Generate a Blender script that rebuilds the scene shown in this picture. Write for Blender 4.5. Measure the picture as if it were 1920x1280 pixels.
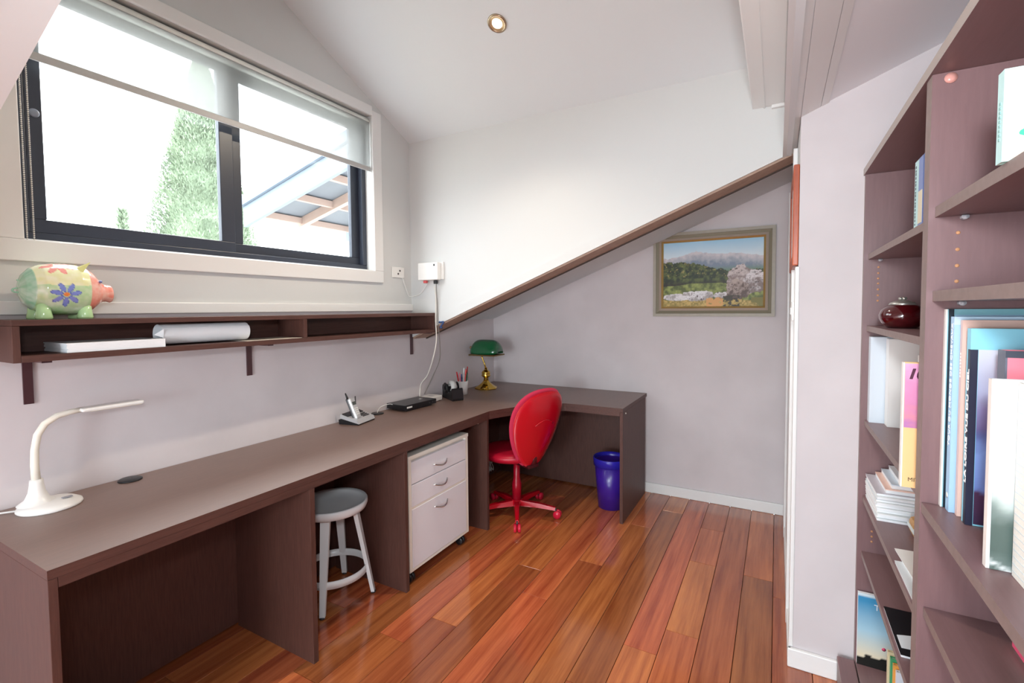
import bpy, bmesh, math, random
import numpy as np
from mathutils import Vector, Matrix
for o in list(bpy.data.objects): bpy.data.objects.remove(o, do_unlink=True)
S = bpy.context.scene
COL = S.collection
rnd = random.Random(7)
PI = math.pi

# ------------------------------------------------------------------ camera
YAW, PIT, ROL, FPX, CAMH, CX, CY = .49698, .04298, -.00711, 890.51, 1.35303, 974.12, 617.08
fw = Vector((-math.sin(YAW)*math.cos(PIT), math.cos(YAW)*math.cos(PIT), -math.sin(PIT)))
r0 = Vector((math.cos(YAW), math.sin(YAW), 0)); u0 = r0.cross(fw)
rt = r0*math.cos(ROL)+u0*math.sin(ROL); up = rt.cross(fw)
cd = bpy.data.cameras.new('camera'); cam = bpy.data.objects.new('camera', cd); COL.objects.link(cam)
cam.matrix_world = Matrix(((rt.x, up.x, -fw.x, 0), (rt.y, up.y, -fw.y, 0), (rt.z, up.z, -fw.z, CAMH), (0, 0, 0, 1)))
cd.sensor_width = 36; cd.lens = FPX/1920*36
cd.shift_x = (960-CX)/1920; cd.shift_y = (CY-640)/1920
cd.clip_start = .02; cd.clip_end = 200
S.camera = cam

# ------------------------------------------------------------------ light
SKY = 5.9
w = bpy.data.worlds.new('overcast_sky'); S.world = w; w.use_nodes = True
bg = w.node_tree.nodes['Background']; bg.inputs[1].default_value = 1
# CIE overcast sky: luminance rises threefold from horizon to zenith, equal all round
_N, _L = w.node_tree.nodes, w.node_tree.links
_t = _N.new('ShaderNodeTexCoord'); _s = _N.new('ShaderNodeSeparateXYZ'); _L.new(_t.outputs['Generated'], _s.inputs[0])
_c = _N.new('ShaderNodeMath'); _c.operation = 'MAXIMUM'; _c.inputs[1].default_value = 0; _L.new(_s.outputs['Z'], _c.inputs[0])
_m = _N.new('ShaderNodeMath'); _m.operation = 'MULTIPLY_ADD'; _m.inputs[1].default_value = 2*SKY; _m.inputs[2].default_value = SKY; _L.new(_c.outputs[0], _m.inputs[0])
_v = _N.new('ShaderNodeVectorMath'); _v.operation = 'SCALE'; _v.inputs[0].default_value = (.88, .95, 1.0); _L.new(_m.outputs[0], _v.inputs['Scale']); _L.new(_v.outputs[0], bg.inputs[0])
S.view_settings.view_transform = 'Standard'; S.view_settings.look = 'None'
S.view_settings.exposure = .1; S.view_settings.gamma = 1; S.view_settings.use_curve_mapping = False
def area(name, loc, rot, sx, sy, power, color=(1, 1, 1), portal=False):
    l = bpy.data.lights.new(name, 'AREA'); l.shape = 'RECTANGLE'; l.size = sx; l.size_y = sy; l.energy = power; l.color = color
    l.cycles.is_portal = portal
    o = bpy.data.objects.new(name, l); COL.objects.link(o); o.location = loc; o.rotation_euler = rot; return o
def point(name, loc, power, rad, color):
    l = bpy.data.lights.new(name, 'POINT'); l.energy = power; l.shadow_soft_size = rad; l.color = color
    o = bpy.data.objects.new(name, l); COL.objects.link(o); o.location = loc; return o
def spot(name, loc, power, rad, color, ang, direction):
    l = bpy.data.lights.new(name, 'SPOT'); l.energy = power; l.shadow_soft_size = rad; l.color = color
    l.spot_size = ang; l.spot_blend = 1.0
    o = bpy.data.objects.new(name, l); COL.objects.link(o); o.location = loc
    o.rotation_euler = Vector(direction).to_track_quat('-Z', 'Y').to_euler(); return o
# daylight through the dormer window and through an unseen window added behind the camera
area('dormer_window_portal', (-2.30, 1.355, 2.05), (0, -PI/2, 0), .95, 1.55, 1, portal=True)
area('added_window_portal', (-.79, -2.66, 1.03), (PI/2, 0, 0), 2.58, 1.94, 1, portal=True)
LAMP = (.86, .95, 1.0); WARM = (1.0, .86, .68)
spot('photographer_flash', (0.04, -.10, 1.60), 60, .07, (.88, .95, 1.0), math.radians(140), (-.34, .94, -.06))          # flash just above the camera
point('added_rear_fill', (-.55, -2.25, 1.15), 135, .3, (.80, .92, 1.0))                # unseen fill lamp added behind the camera, standing in for bounced light
ADDED_REAR_LAMPS = [(-.62, -1.5)]  # unseen downlight added behind the camera for extra light

# ------------------------------------------------------------------ main planes
XW, YB, XR, YS, XB, YC = -2.143, 3.484, .066, 2.017, .258, 2.445   # window wall, far wall, right wall, stub, bookcase front, far cheek
YN = .25                                                            # near cheek
def roof(x): return 1.27+.3945*(x+1.887)
YRID = (YC+YN)/2
def dceil(y): return 2.441+.472*(YC-y) if y > YRID else 2.441+.472*(y-YN)
XRR, YREAR = .58, -2.65

# ------------------------------------------------------------------ materials
def lin(h):
    if isinstance(h, str):
        h = h.lstrip('#'); c = [int(h[i:i+2], 16)/255 for i in (0, 2, 4)]
    else: c = [v/255 for v in h]
    return tuple((v/12.92 if v <= .04045 else ((v+.055)/1.055)**2.4) for v in c)
MATS = {}
def pbsdf(name):
    m = bpy.data.materials.new(name); m.use_nodes = True
    return m, m.node_tree.nodes, m.node_tree.links, m.node_tree.nodes['Principled BSDF']
def mat(name, col, rough=.5, metal=0, spec=.5, coat=0, noise=0, nscale=30, bump=0, bscale=200, trans=0, emit=None, estr=0):
    if name in MATS: return MATS[name]
    m, N, L, b = pbsdf(name); c = lin(col)
    b.inputs['Base Color'].default_value = (*c, 1); b.inputs['Roughness'].default_value = rough
    b.inputs['Metallic'].default_value = metal; b.inputs['Specular IOR Level'].default_value = spec
    b.inputs['Coat Weight'].default_value = coat
    if trans: b.inputs['Transmission Weight'].default_value = trans
    if emit: b.inputs['Emission Color'].default_value = (*lin(emit), 1); b.inputs['Emission Strength'].default_value = estr
    if noise or bump: tc = N.new('ShaderNodeTexCoord')
    if noise:
        n = N.new('ShaderNodeTexNoise'); n.inputs['Scale'].default_value = nscale; n.inputs['Detail'].default_value = 4
        L.new(tc.outputs['Object'], n.inputs['Vector'])
        r = N.new('ShaderNodeMapRange'); r.inputs[1].default_value = .3; r.inputs[2].default_value = .7
        r.inputs[3].default_value = 1-noise; r.inputs[4].default_value = 1+noise; L.new(n.outputs[0], r.inputs[0])
        mx = N.new('ShaderNodeVectorMath'); mx.operation = 'SCALE'; mx.inputs[0].default_value = c; L.new(r.outputs[0], mx.inputs['Scale'])
        L.new(mx.outputs[0], b.inputs['Base Color'])
    if bump:
        n2 = N.new('ShaderNodeTexNoise'); n2.inputs['Scale'].default_value = bscale; L.new(tc.outputs['Object'], n2.inputs['Vector'])
        bp = N.new('ShaderNodeBump'); bp.inputs['Strength'].default_value = bump; bp.inputs['Distance'].default_value = .002
        L.new(n2.outputs[0], bp.inputs['Height']); L.new(bp.outputs[0], b.inputs['Normal'])
    MATS[name] = m; return m
def grain(name, c1, c2, scale=(60, 4, 60), rough=.35, spec=.5, bump=.06, rand=0, coat=0):
    """wood or wood-print laminate: long streaks, an optional tone shift per object"""
    if name in MATS: return MATS[name]
    m, N, L, b = pbsdf(name); tc = N.new('ShaderNodeTexCoord'); mp = N.new('ShaderNodeMapping')
    mp.inputs['Scale'].default_value = scale
    oi = N.new('ShaderNodeObjectInfo')
    L.new(tc.outputs['Object'], mp.inputs['Vector'])
    n = N.new('ShaderNodeTexNoise'); n.noise_dimensions = '4D'; n.inputs['Scale'].default_value = 1; n.inputs['Detail'].default_value = 5; n.inputs['Roughness'].default_value = .65
    L.new(mp.outputs[0], n.inputs['Vector'])
    mw = N.new('ShaderNodeMath'); mw.operation = 'MULTIPLY'; mw.inputs[1].default_value = 40; L.new(oi.outputs['Random'], mw.inputs[0]); L.new(mw.outputs[0], n.inputs['W'])
    r = N.new('ShaderNodeValToRGB'); r.color_ramp.elements[0].position = .3; r.color_ramp.elements[1].position = .72
    r.color_ramp.elements[0].color = (*lin(c1), 1); r.color_ramp.elements[1].color = (*lin(c2), 1)
    L.new(n.outputs[0], r.inputs[0]); out = r.outputs[0]
    if rand:
        h = N.new('ShaderNodeHueSaturation'); L.new(out, h.inputs['Color'])
        a = N.new('ShaderNodeMapRange'); a.inputs[3].default_value = 1-rand; a.inputs[4].default_value = 1+rand*1.15; L.new(oi.outputs['Random'], a.inputs[0]); L.new(a.outputs[0], h.inputs['Value'])
        fr = N.new('ShaderNodeMath'); fr.operation = 'MULTIPLY'; fr.inputs[1].default_value = 17.3; L.new(oi.outputs['Random'], fr.inputs[0])
        f2 = N.new('ShaderNodeMath'); f2.operation = 'FRACT'; L.new(fr.outputs[0], f2.inputs[0])
        a2 = N.new('ShaderNodeMapRange'); a2.inputs[3].default_value = .493; a2.inputs[4].default_value = .509; L.new(f2.outputs[0], a2.inputs[0]); L.new(a2.outputs[0], h.inputs['Hue'])
        out = h.outputs[0]
    L.new(out, b.inputs['Base Color']); b.inputs['Roughness'].default_value = rough; b.inputs['Specular IOR Level'].default_value = spec
    b.inputs['Coat Weight'].default_value = coat; b.inputs['Coat Roughness'].default_value = .07
    if bump:
        bp = N.new('ShaderNodeBump'); bp.inputs['Strength'].default_value = bump; bp.inputs['Distance'].default_value = .001
        L.new(n.outputs[0], bp.inputs['Height']); L.new(bp.outputs[0], b.inputs['Normal'])
    MATS[name] = m; return m
def vcol(name, rough=.4, spec=.5, coat=0):
    if name in MATS: return MATS[name]
    m, N, L, b = pbsdf(name); a = N.new('ShaderNodeVertexColor'); a.layer_name = 'paint'
    L.new(a.outputs[0], b.inputs['Base Color']); b.inputs['Roughness'].default_value = rough; b.inputs['Specular IOR Level'].default_value = spec
    b.inputs['Coat Weight'].default_value = coat
    MATS[name] = m; return m
def sheer(name, col, tfac, translucent=True):
    m, N, L, b = pbsdf(name); N.remove(b); out = N['Material Output']
    t = N.new('ShaderNodeBsdfTransparent'); d = N.new('ShaderNodeBsdfTranslucent'); d.inputs[0].default_value = (*lin(col), 1)
    df = N.new('ShaderNodeBsdfDiffuse'); df.inputs[0].default_value = (*lin(col), 1)
    m1 = N.new('ShaderNodeMixShader'); m1.inputs[0].default_value = .35; L.new(d.outputs[0], m1.inputs[1]); L.new(df.outputs[0], m1.inputs[2])
    m2 = N.new('ShaderNodeMixShader'); m2.inputs[0].default_value = tfac; L.new(m1.outputs[0], m2.inputs[1]); L.new(t.outputs[0], m2.inputs[2])
    L.new(m2.outputs[0], out.inputs[0]); MATS[name] = m; return m
def glassy(name):
    m, N, L, b = pbsdf(name); N.remove(b); out = N['Material Output']
    t = N.new('ShaderNodeBsdfTransparent'); t.inputs[0].default_value = (.97, .98, .98, 1); g = N.new('ShaderNodeBsdfGlossy'); g.inputs['Roughness'].default_value = .02
    m2 = N.new('ShaderNodeMixShader'); m2.inputs[0].default_value = .06; L.new(t.outputs[0], m2.inputs[1]); L.new(g.outputs[0], m2.inputs[2])
    L.new(m2.outputs[0], out.inputs[0]); MATS[name] = m; return m

M_GREY = mat('taupe_grey_plaster', '#d0c8c9', .75, noise=.05, nscale=3.5, bump=.05, bscale=60)
M_WHITE = mat('white_plaster', '#d2d2d0', .7, noise=.012, nscale=2)
M_CEIL = mat('white_ceiling_paint', '#dbdfe1', .75, noise=.01, nscale=2)
M_TRIM = mat('white_gloss_trim', '#e6e5e3', .35)
M_BEAM = grain('brown_timber_beam', '#9c7f6e', '#b89b88', (6, 60, 60), .6)  # the timber's own brown
M_FLOOR = grain('polished_red_hardwood', '#873d23', '#c97444', (34, 1.6, 34), .17, .5, .02, rand=.27, coat=.5)
M_SUB = mat('dark_subfloor', '#24120b', .8)
M_WENGE = grain('dark_wenge_laminate', '#472b25', '#5c3b32', (170, 12, 170), .50, .5, .05)
M_WENGEX = grain('dark_wenge_laminate_crosswise', '#472b25', '#5c3b32', (12, 170, 170), .50, .5, .05)
M_WENGEV = grain('dark_wenge_laminate_upright', '#472b25', '#5c3b32', (170, 170, 12), .50, .45, .05)
M_TOP = grain('wenge_laminate_worktop', '#63412f', '#76503c', (170, 12, 170), .55, .4, .02, coat=1.0)
MATS['wenge_laminate_worktop'].node_tree.nodes['Principled BSDF'].inputs['Coat Roughness'].default_value = .55
MATS['wenge_laminate_worktop'].node_tree.nodes['Principled BSDF'].inputs['Coat IOR'].default_value = 2.3
M_PLUM = grain('plum_brown_laminate', '#785b5c', '#806263', (140, 12, 140), .38, .5, .04)
M_PLUMV = grain('plum_brown_laminate_upright', '#785b5c', '#806263', (140, 140, 12), .38, .5, .04)
M_EDGE = mat('taupe_edge_strip', '#85736f', .5, noise=.08, nscale=60)  # lighter taupe for the front edges of the boards
M_BLACKAL = mat('black_aluminium', '#343945', .35, 0, .5)
M_GLASS = glassy('window_glass')
M_BLIND = sheer('sheer_white_blind', '#a8a8a6', .5)
M_GREYPL = mat('grey_blind_bar', '#b9b9b8', .45)
M_WHITEPL = mat('white_plastic', '#eceae6', .3)
M_CREAM = mat('cream_melamine', '#f0ebdf', .4)
M_DRAWER = mat('lilac_white_drawer_front', '#e9e7ec', .35)
M_BLACK = mat('black_plastic', '#17171a', .35)
M_DGREY = mat('dark_grey_plastic', '#3b3a3d', .4)
M_SILVER = mat('silver_plastic', '#c9c9cb', .3, .3)
M_CHROME = mat('brushed_steel', '#c8c8c8', .25, 1)
M_BRASS = mat('polished_brass', '#d2b055', .18, 1)
M_RED = mat('glossy_red_plastic', '#c4081f', .25, 0, .5, .3)
M_REDS = mat('red_vinyl', '#bf1230', .38)
M_PINK = mat('pinkish_red_vinyl', '#dc3a5c', .45)
M_GREENGL = mat('green_glass', '#0a5a33', .08, 0, .6, .6)
M_PAPER = mat('white_paper', '#eef0f2', .6)
M_PAGES = mat('page_edges', '#ece8e0', .7, noise=.05, nscale=300)
M_BRKT = mat('dark_plum_metal', '#4a2c30', .3, 0, .6)

# ------------------------------------------------------------------ mesh helpers
WL = {}
class MB:
    def __init__(s): s.v = []; s.f = []; s.m = []; s.sm = []
    def add(s, vs, fs, mi=0, smooth=False):
        o = len(s.v); s.v += [tuple(v) for v in vs]
        for k, f in enumerate(fs):
            s.f.append(tuple(o+i for i in f)); s.m.append(mi[k] if isinstance(mi, (list, tuple)) else mi); s.sm.append(smooth)
        return s
    def box(s, x0, x1, y0, y1, z0, z1, mi=0, bev=0):
        if x0 > x1: x0, x1 = x1, x0
        if y0 > y1: y0, y1 = y1, y0
        if z0 > z1: z0, z1 = z1, z0
        if bev:
            bm = bmesh.new(); bmesh.ops.create_cube(bm, size=1)
            for v in bm.verts: v.co = ((x0+x1)/2+v.co.x*(x1-x0), (y0+y1)/2+v.co.y*(y1-y0), (z0+z1)/2+v.co.z*(z1-z0))
            bmesh.ops.bevel(bm, geom=bm.edges[:], offset=min(bev, (x1-x0)*.45, (y1-y0)*.45, (z1-z0)*.45), segments=2, affect='EDGES', profile=.5)
            return s.frombm(bm, mi)
        vs = [(x, y, z) for z in (z0, z1) for y in (y0, y1) for x in (x0, x1)]
        return s.add(vs, [(0, 2, 3, 1), (4, 5, 7, 6), (0, 1, 5, 4), (2, 6, 7, 3), (0, 4, 6, 2), (1, 3, 7, 5)], mi)   # bottom, top, -y, +y, -x, +x
    def frombm(s, bm, mi=0, smooth=False):
        bm.verts.index_update(); vs = [tuple(v.co) for v in bm.verts]; fs = [tuple(v.index for v in f.verts) for f in bm.faces]; bm.free()
        return s.add(vs, fs, mi, smooth)
    def prism(s, poly, axis, a, b, mi=0):
        """polygon in the two other axes (in xyz order), pushed from a to b along axis"""
        n = len(poly)
        def P(p, t): return {'x': (t, p[0], p[1]), 'y': (p[0], t, p[1]), 'z': (p[0], p[1], t)}[axis]
        vs = [P(p, a) for p in poly]+[P(p, b) for p in poly]
        return s.add(vs, [tuple(range(n))[::-1], tuple(range(n, 2*n))]+[(i, (i+1) % n, n+(i+1) % n, n+i) for i in range(n)], mi)
    def lathe(s, prof, c=(0, 0, 0), seg=32, mi=0, axis='z', smooth=True, cap=True, sx=1, sy=1):
        vs = []; fs = []
        for (r, z) in prof:
            for i in range(seg):
                a = 2*PI*i/seg; p = (r*math.cos(a)*sx, r*math.sin(a)*sy, z)
                if axis == 'x': p = (p[2], p[0], p[1])
                elif axis == 'y': p = (p[1], p[2], p[0])
                vs.append((p[0]+c[0], p[1]+c[1], p[2]+c[2]))
        for k in range(len(prof)-1):
            for i in range(seg):
                j = (i+1) % seg; fs.append((k*seg+i, k*seg+j, (k+1)*seg+j, (k+1)*seg+i))
        if cap:
            if prof[0][0] > 1e-6: fs.append(tuple(range(seg))[::-1])
            if prof[-1][0] > 1e-6: fs.append(tuple((len(prof)-1)*seg+i for i in range(seg)))
        return s.add(vs, fs, mi, smooth)
    def tube(s, path, r, seg=10, mi=0, smooth=True, flat=1.0):
        P = [Vector(p) for p in path]; R = r if isinstance(r, (list, tuple)) else [r]*len(P)
        vs = []; fs = []; prev = None
        for k, p in enumerate(P):
            t = (P[min(k+1, len(P)-1)]-P[max(k-1, 0)]).normalized()
            if prev is None:
                ref = Vector((0, 0, 1)) if abs(t.z) < .9 else Vector((1, 0, 0)); n = t.cross(ref).normalized()
            else: n = (prev-t*prev.dot(t)).normalized()
            prev = n; b = t.cross(n)
            for i in range(seg):
                a = 2*PI*i/seg; vs.append(p+n*math.cos(a)*R[k]+b*math.sin(a)*R[k]*flat)
        for k in range(len(P)-1):
            for i in range(seg):
                j = (i+1) % seg; fs.append((k*seg+i, k*seg+j, (k+1)*seg+j, (k+1)*seg+i))
        fs.append(tuple(range(seg))[::-1]); fs.append(tuple((len(P)-1)*seg+i for i in range(seg)))
        return s.add(vs, fs, mi, smooth)
    def ball(s, c, rx, ry=None, rz=None, u=16, v=10, mi=0):
        ry = ry or rx; rz = rz or rx
        prof = [(math.sin(PI*k/v), -math.cos(PI*k/v)) for k in range(v+1)]
        o = MB().lathe([(max(a, 1e-4), b) for a, b in prof], seg=u, cap=False)
        return s.add([(x*rx+c[0], y*ry+c[1], z*rz+c[2]) for x, y, z in o.v], o.f, mi, True)
    def xf(s, M):
        s.v = [tuple(M @ Vector(v)) for v in s.v]; return s
    def build(s, name, mats, parent=None, local=False, shade=None):
        me = bpy.data.meshes.new(name); o = bpy.data.objects.new(name, me); COL.objects.link(o)
        base = Vector((0, 0, 0))
        if not local:
            if parent is not None: base = WL[parent]
            else:
                xs = [v[0] for v in s.v]; ys = [v[1] for v in s.v]; zs = [v[2] for v in s.v]
                base = Vector(((min(xs)+max(xs))/2, (min(ys)+max(ys))/2, min(zs)))
        me.from_pydata([(v[0]-base.x, v[1]-base.y, v[2]-base.z) for v in s.v], [], s.f)
        for m in (mats if isinstance(mats, (list, tuple)) else [mats]): me.materials.append(m)
        me.polygons.foreach_set('material_index', s.m); me.polygons.foreach_set('use_smooth', s.sm if shade is None else [shade]*len(s.f))
        bm = bmesh.new(); bm.from_mesh(me); bmesh.ops.recalc_face_normals(bm, faces=bm.faces[:]); bm.to_mesh(me); bm.free(); me.update()
        if parent is not None: o.parent = parent
        else: o.location = base
        WL[o] = base; return o
def B(name, mats, parent, *a, bev=0, local=False): return MB().box(*a, bev=bev).build(name, mats, parent, local=local)
def thing(name, loc, label, cat, group=None, rz=0):
    o = bpy.data.objects.new(name, None); COL.objects.link(o); o.location = loc; o.rotation_euler = (0, 0, rz); o.empty_display_size = .05
    WL[o] = Vector(loc); o['label'] = label; o['category'] = cat
    if group: o['group'] = group
    return o
def tag(o, label, cat, group=None):
    o['label'] = label; o['category'] = cat
    if group: o['group'] = group
    return o
def struct(o, label=None):
    o['kind'] = 'structure'
    if label: o['label'] = label
    return o
def node(name, loc=(0, 0, 0)):
    o = bpy.data.objects.new(name, None); COL.objects.link(o); o.location = loc; WL[o] = Vector(loc); o.empty_display_size = .05; return o
def lettering(name, body, size, m, parent, origin, xdir, ydir, depth=.0006, fit=None, shear=0, local=False, bold=0):
    """flat raised letters: origin is the lower left corner, xdir runs along the line, ydir to the top of the letters"""
    cu = bpy.data.curves.new(name, 'FONT'); cu.body = body; cu.size = size; cu.extrude = depth/2; cu.resolution_u = 3; cu.shear = shear; cu.offset = bold
    t = bpy.data.objects.new(name+'_curve', cu); COL.objects.link(t)
    bpy.context.view_layer.update()
    me = bpy.data.meshes.new_from_object(t.evaluated_get(bpy.context.evaluated_depsgraph_get())); bpy.data.objects.remove(t); bpy.data.curves.remove(cu)
    X = Vector(xdir).normalized(); Y = Vector(ydir).normalized(); Z = X.cross(Y)
    ws = max((v.co.x for v in me.vertices), default=1); k = (fit/ws) if fit else 1
    base = Vector((0, 0, 0)) if local else WL[parent]
    for v in me.vertices: v.co = Vector(origin)+X*v.co.x*k+Y*v.co.y+Z*v.co.z-base
    me.materials.clear(); me.materials.append(m)
    o = bpy.data.objects.new(name, me); COL.objects.link(o); o.parent = parent; WL[o] = base; return o
def paint(o, fn):
    """colour attribute on vertices from a function of local position"""
    me = o.data; a = me.color_attributes.new('paint', 'FLOAT_COLOR', 'POINT')
    co = np.zeros(len(me.vertices)*3); me.vertices.foreach_get('co', co); co = co.reshape(-1, 3)
    c = np.ones((len(co), 4)); c[:, :3] = fn(co); a.data.foreach_set('color', c.ravel()); return o
def l3(h): return np.array(lin(h))

def vnoise(u, v, f, seed):
    g_ = np.random.default_rng(seed).random((64, 64)); a_, b_ = u*f, v*f; i, j = np.floor(a_).astype(int), np.floor(b_).astype(int); p, q = a_-i, b_-j; p = p*p*(3-2*p); q = q*q*(3-2*q)
    G_ = lambda x, y: g_[x % 64, y % 64]
    return (G_(i, j)*(1-p)+G_(i+1, j)*p)*(1-q)+(G_(i, j+1)*(1-p)+G_(i+1, j+1)*p)*q
def fbm(u, v, f, seed): return sum(vnoise(u, v, f*2**k, seed+k)*.5**k for k in range(4))/1.875
# ================================================================== THE SETTING
# ---- floor: sub-floor with every plank
floor = struct(MB().box(XW-.02, XRR+.02, YREAR-.02, YB+.02, -.05, -.016).build('floor', M_SUB))
PW = .1318; edges = [-.131+PW*k for k in range(-16, 6)]
JOINTS = {0: [2.60, 1.75, .3], -1: [3.9, 1.35], -2: [3.05, 2.62, 2.0, .8], -3: [1.83, .5], -4: [3.2, 1.55], -5: [2.9, 1.2], -6: [2.35, .9], -7: [1.95, .6], -8: [2.16, 1.25], -9: [2.7, 1.6], -10: [3.1, 1.42]}
k0 = -16
for i, x0 in enumerate(edges[:-1]):
    x1 = edges[i+1]; xa, xb = max(x0, XW), min(x1, XRR)
    if xb-xa < .004: continue
    js = JOINTS.get(i-16, None)
    if js is None:
        js = []; y = YREAR+rnd.uniform(.3, 1.4)
        while y < YB-.3: js.append(y); y += rnd.uniform(.9, 1.9)
    else: js = list(js)+[-.9-rnd.random()*.6]
    ys = [YREAR]+sorted(j for j in js if YREAR < j < YB-.05)+[YB]
    for a, b2 in zip(ys[:-1], ys[1:]):
        g = .0011
        mb = MB(); t = .0009
        xs_, ys_ = (xa+g, xb-g), (a+g*.8, b2-g*.8)
        vs = [(xs_[0], ys_[0], -.016), (xs_[1], ys_[0], -.016), (xs_[1], ys_[1], -.016), (xs_[0], ys_[1], -.016),
              (xs_[0], ys_[0], -t), (xs_[1], ys_[0], -t), (xs_[1], ys_[1], -t), (xs_[0], ys_[1], -t),
              (xs_[0]+t, ys_[0]+t, 0), (xs_[1]-t, ys_[0]+t, 0), (xs_[1]-t, ys_[1]-t, 0), (xs_[0]+t, ys_[1]-t, 0)]
        fs = [(8, 9, 10, 11)]
        for q in range(4): fs += [(q, (q+1) % 4, 4+(q+1) % 4, 4+q), (4+q, 4+(q+1) % 4, 8+(q+1) % 4, 8+q)]
        mb.add(vs, fs).build('plank', M_FLOOR, floor)

# ---- walls
T = .10
ZL = 1.345
# knee wall under the window and along the eaves
pts = [(YREAR, 0), (YB, 0), (YB, roof(XW)+.16), (YC, roof(XW)+.16), (YC, ZL), (YN, ZL), (YN, roof(XW)), (YREAR, roof(XW))]
struct(MB().prism(pts, 'x', XW-T, XW).build('wall_left', M_GREY))
# gable wall with the window opening
WY0, WY1, WZ0, WZ1 = .595, 2.112, 1.588, 2.505
g = MB()
def gp(*poly): g.prism(list(poly), 'x', XW-T-.03, XW)
gp((YN, ZL), (YC, ZL), (YC, WZ0), (YN, WZ0)); gp((YN, WZ0), (WY0, WZ0), (WY0, dceil(WY0)+.02), (YN, dceil(YN)+.02))
gp((WY1, WZ0), (YC, WZ0), (YC, dceil(YC)+.02), (WY1, dceil(WY1)+.02))
gp((WY0, WZ1), (WY1, WZ1), (WY1, dceil(WY1)+.02), (YRID, dceil(YRID)+.02), (WY0, dceil(WY0)+.02))
struct(g.build('wall_window', M_WHITE))
struct(B('trim_1', M_TRIM, None, XW, XW+.012, YN, YC, ZL, 1.389, bev=.003))      # ledge board above the shelf
a = .07                                                                         # window architrave
tr = node('trim_2'); struct(tr)
for nm, bx in (('bottom', (WY0-a, WY1+a, WZ0-a, WZ0)), ('right', (WY1, WY1+a, WZ0, WZ1+.03)), ('left', (WY0-a, WY0, WZ0, WZ1+.03)), ('top', (WY0, WY1, WZ1, WZ1+.055))):
    B('board', M_TRIM, tr, XW, XW+.014, bx[0], bx[1], bx[2], bx[3], bev=.003)
# back wall, right wall, stub wall, rear room
struct(MB().box(XW-T, XRR, YB, YB+T, 0, 2.5).build('wall_back', M_GREY))
struct(MB().box(XR, XR+.08, YS+.001, YB, 0, 2.45).build('wall_right', M_WHITE))
struct(MB().prism([(XR, 0), (XRR, 0), (XRR, roof(XRR)+.1), (XR, roof(XR)+.1)], 'y', YS, YS+.08).build('wall_stub', M_GREY))
struct(MB().box(XRR, XRR+T, YREAR, YS+.08, 0, 2.5).build('wall_bookcase', M_GREY))
RW = (-2.08, .5, .06, 2.0)   # opening for the added rear window
g = MB()
def rp(*poly): g.prism(list(poly), 'y', YREAR-T, YREAR)
rp((XW-T, 0), (XRR+T, 0), (XRR+T, RW[2]), (XW-T, RW[2])); rp((RW[1], RW[2]), (XRR+T, RW[2]), (XRR+T, 2.6), (RW[1], 2.6))
rp((XW-T, RW[2]), (RW[0], RW[2]), (RW[0], 1.4), (XW-T, 1.4)); rp((RW[0], RW[3]), (RW[1], RW[3]), (RW[1], 2.6), (RW[0], 2.6))
struct(g.build('wall_rear', M_WHITE))
# ---- sloping main ceiling (three runs round the dormer opening) and dormer ceiling
XH = .016; t = .09
def slope(name, x0, x1, y0, y1, dz=0):
    return struct(MB().prism([(x0, roof(x0)+dz), (x1, roof(x1)+dz), (x1, roof(x1)+dz+t), (x0, roof(x0)+dz+t)], 'y', y0, y1).build(name, M_CEIL))
slope('ceiling_near', XW-T, XRR+T, YREAR-T, YN)
slope('ceiling_far', XW-T, XRR, YC+.15, YB+T, .10)
slope('ceiling_middle', XH+.03, XRR+T, YN, YC+.15).data.materials[0] = mat('brightened_ceiling_paint', '#f0f0f3', .6)  # ceiling paint brightened on this slope to make up for missing light
dc = MB()
for (ya, yb) in ((YN-.12, YRID), (YRID, YC+.12)):
    za = 2.441+.472*(ya-YN) if ya < YRID else dceil(ya); zb = dceil(yb) if yb <= YRID else 2.441+.472*(YC-yb)
    dc.prism([(ya, za), (yb, zb), (yb, zb+.08), (ya, za+.08)], 'x', XW-.15, XH+.12)
struct(dc.build('ceiling_dormer', M_CEIL))
# cheeks
def cheek(name, y0, y1):
    ztop = 2.46
    xs = XW-T
    return struct(MB().prism([(xs, roof(xs)), (XH+.03, roof(XH+.03)), (XH+.03, ztop), (xs, ztop)], 'y', y0, y1).build(name, M_WHITE))
cheek('wall_cheek', YC, YC+.10); cheek('wall_cheek_near', YN-.10, YN)
struct(MB().prism([(XW, roof(XW)-.002), (XH+.026, roof(XH+.026)-.002), (XH+.026, roof(XH+.026)+.055), (XW, roof(XW)+.055)], 'y', YC-.007, YC).build('trim_3', M_WHITE))   # board along the cheek's lower edge
bm_ = MB().prism([(XW, roof(XW)-.012), (XR, roof(XR)-.012), (XR, roof(XR)+.10), (XW, roof(XW)+.10)], 'y', YC+.004, YC+.15)
struct(bm_.build('trim_4', M_BEAM), 'brown timber beam under the white sloping cheek')
struct(MB().prism([(XW, roof(XW)-.019), (XR, roof(XR)-.019), (XR, roof(XR)-.010), (XW, roof(XW)-.010)], 'y', YC+.142, YC+.153).build('trim_5', mat('painted_shadow_gap', '#3a2a22', .7)))  # dark strip colours in the shadow gap at the beam's far edge
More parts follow.
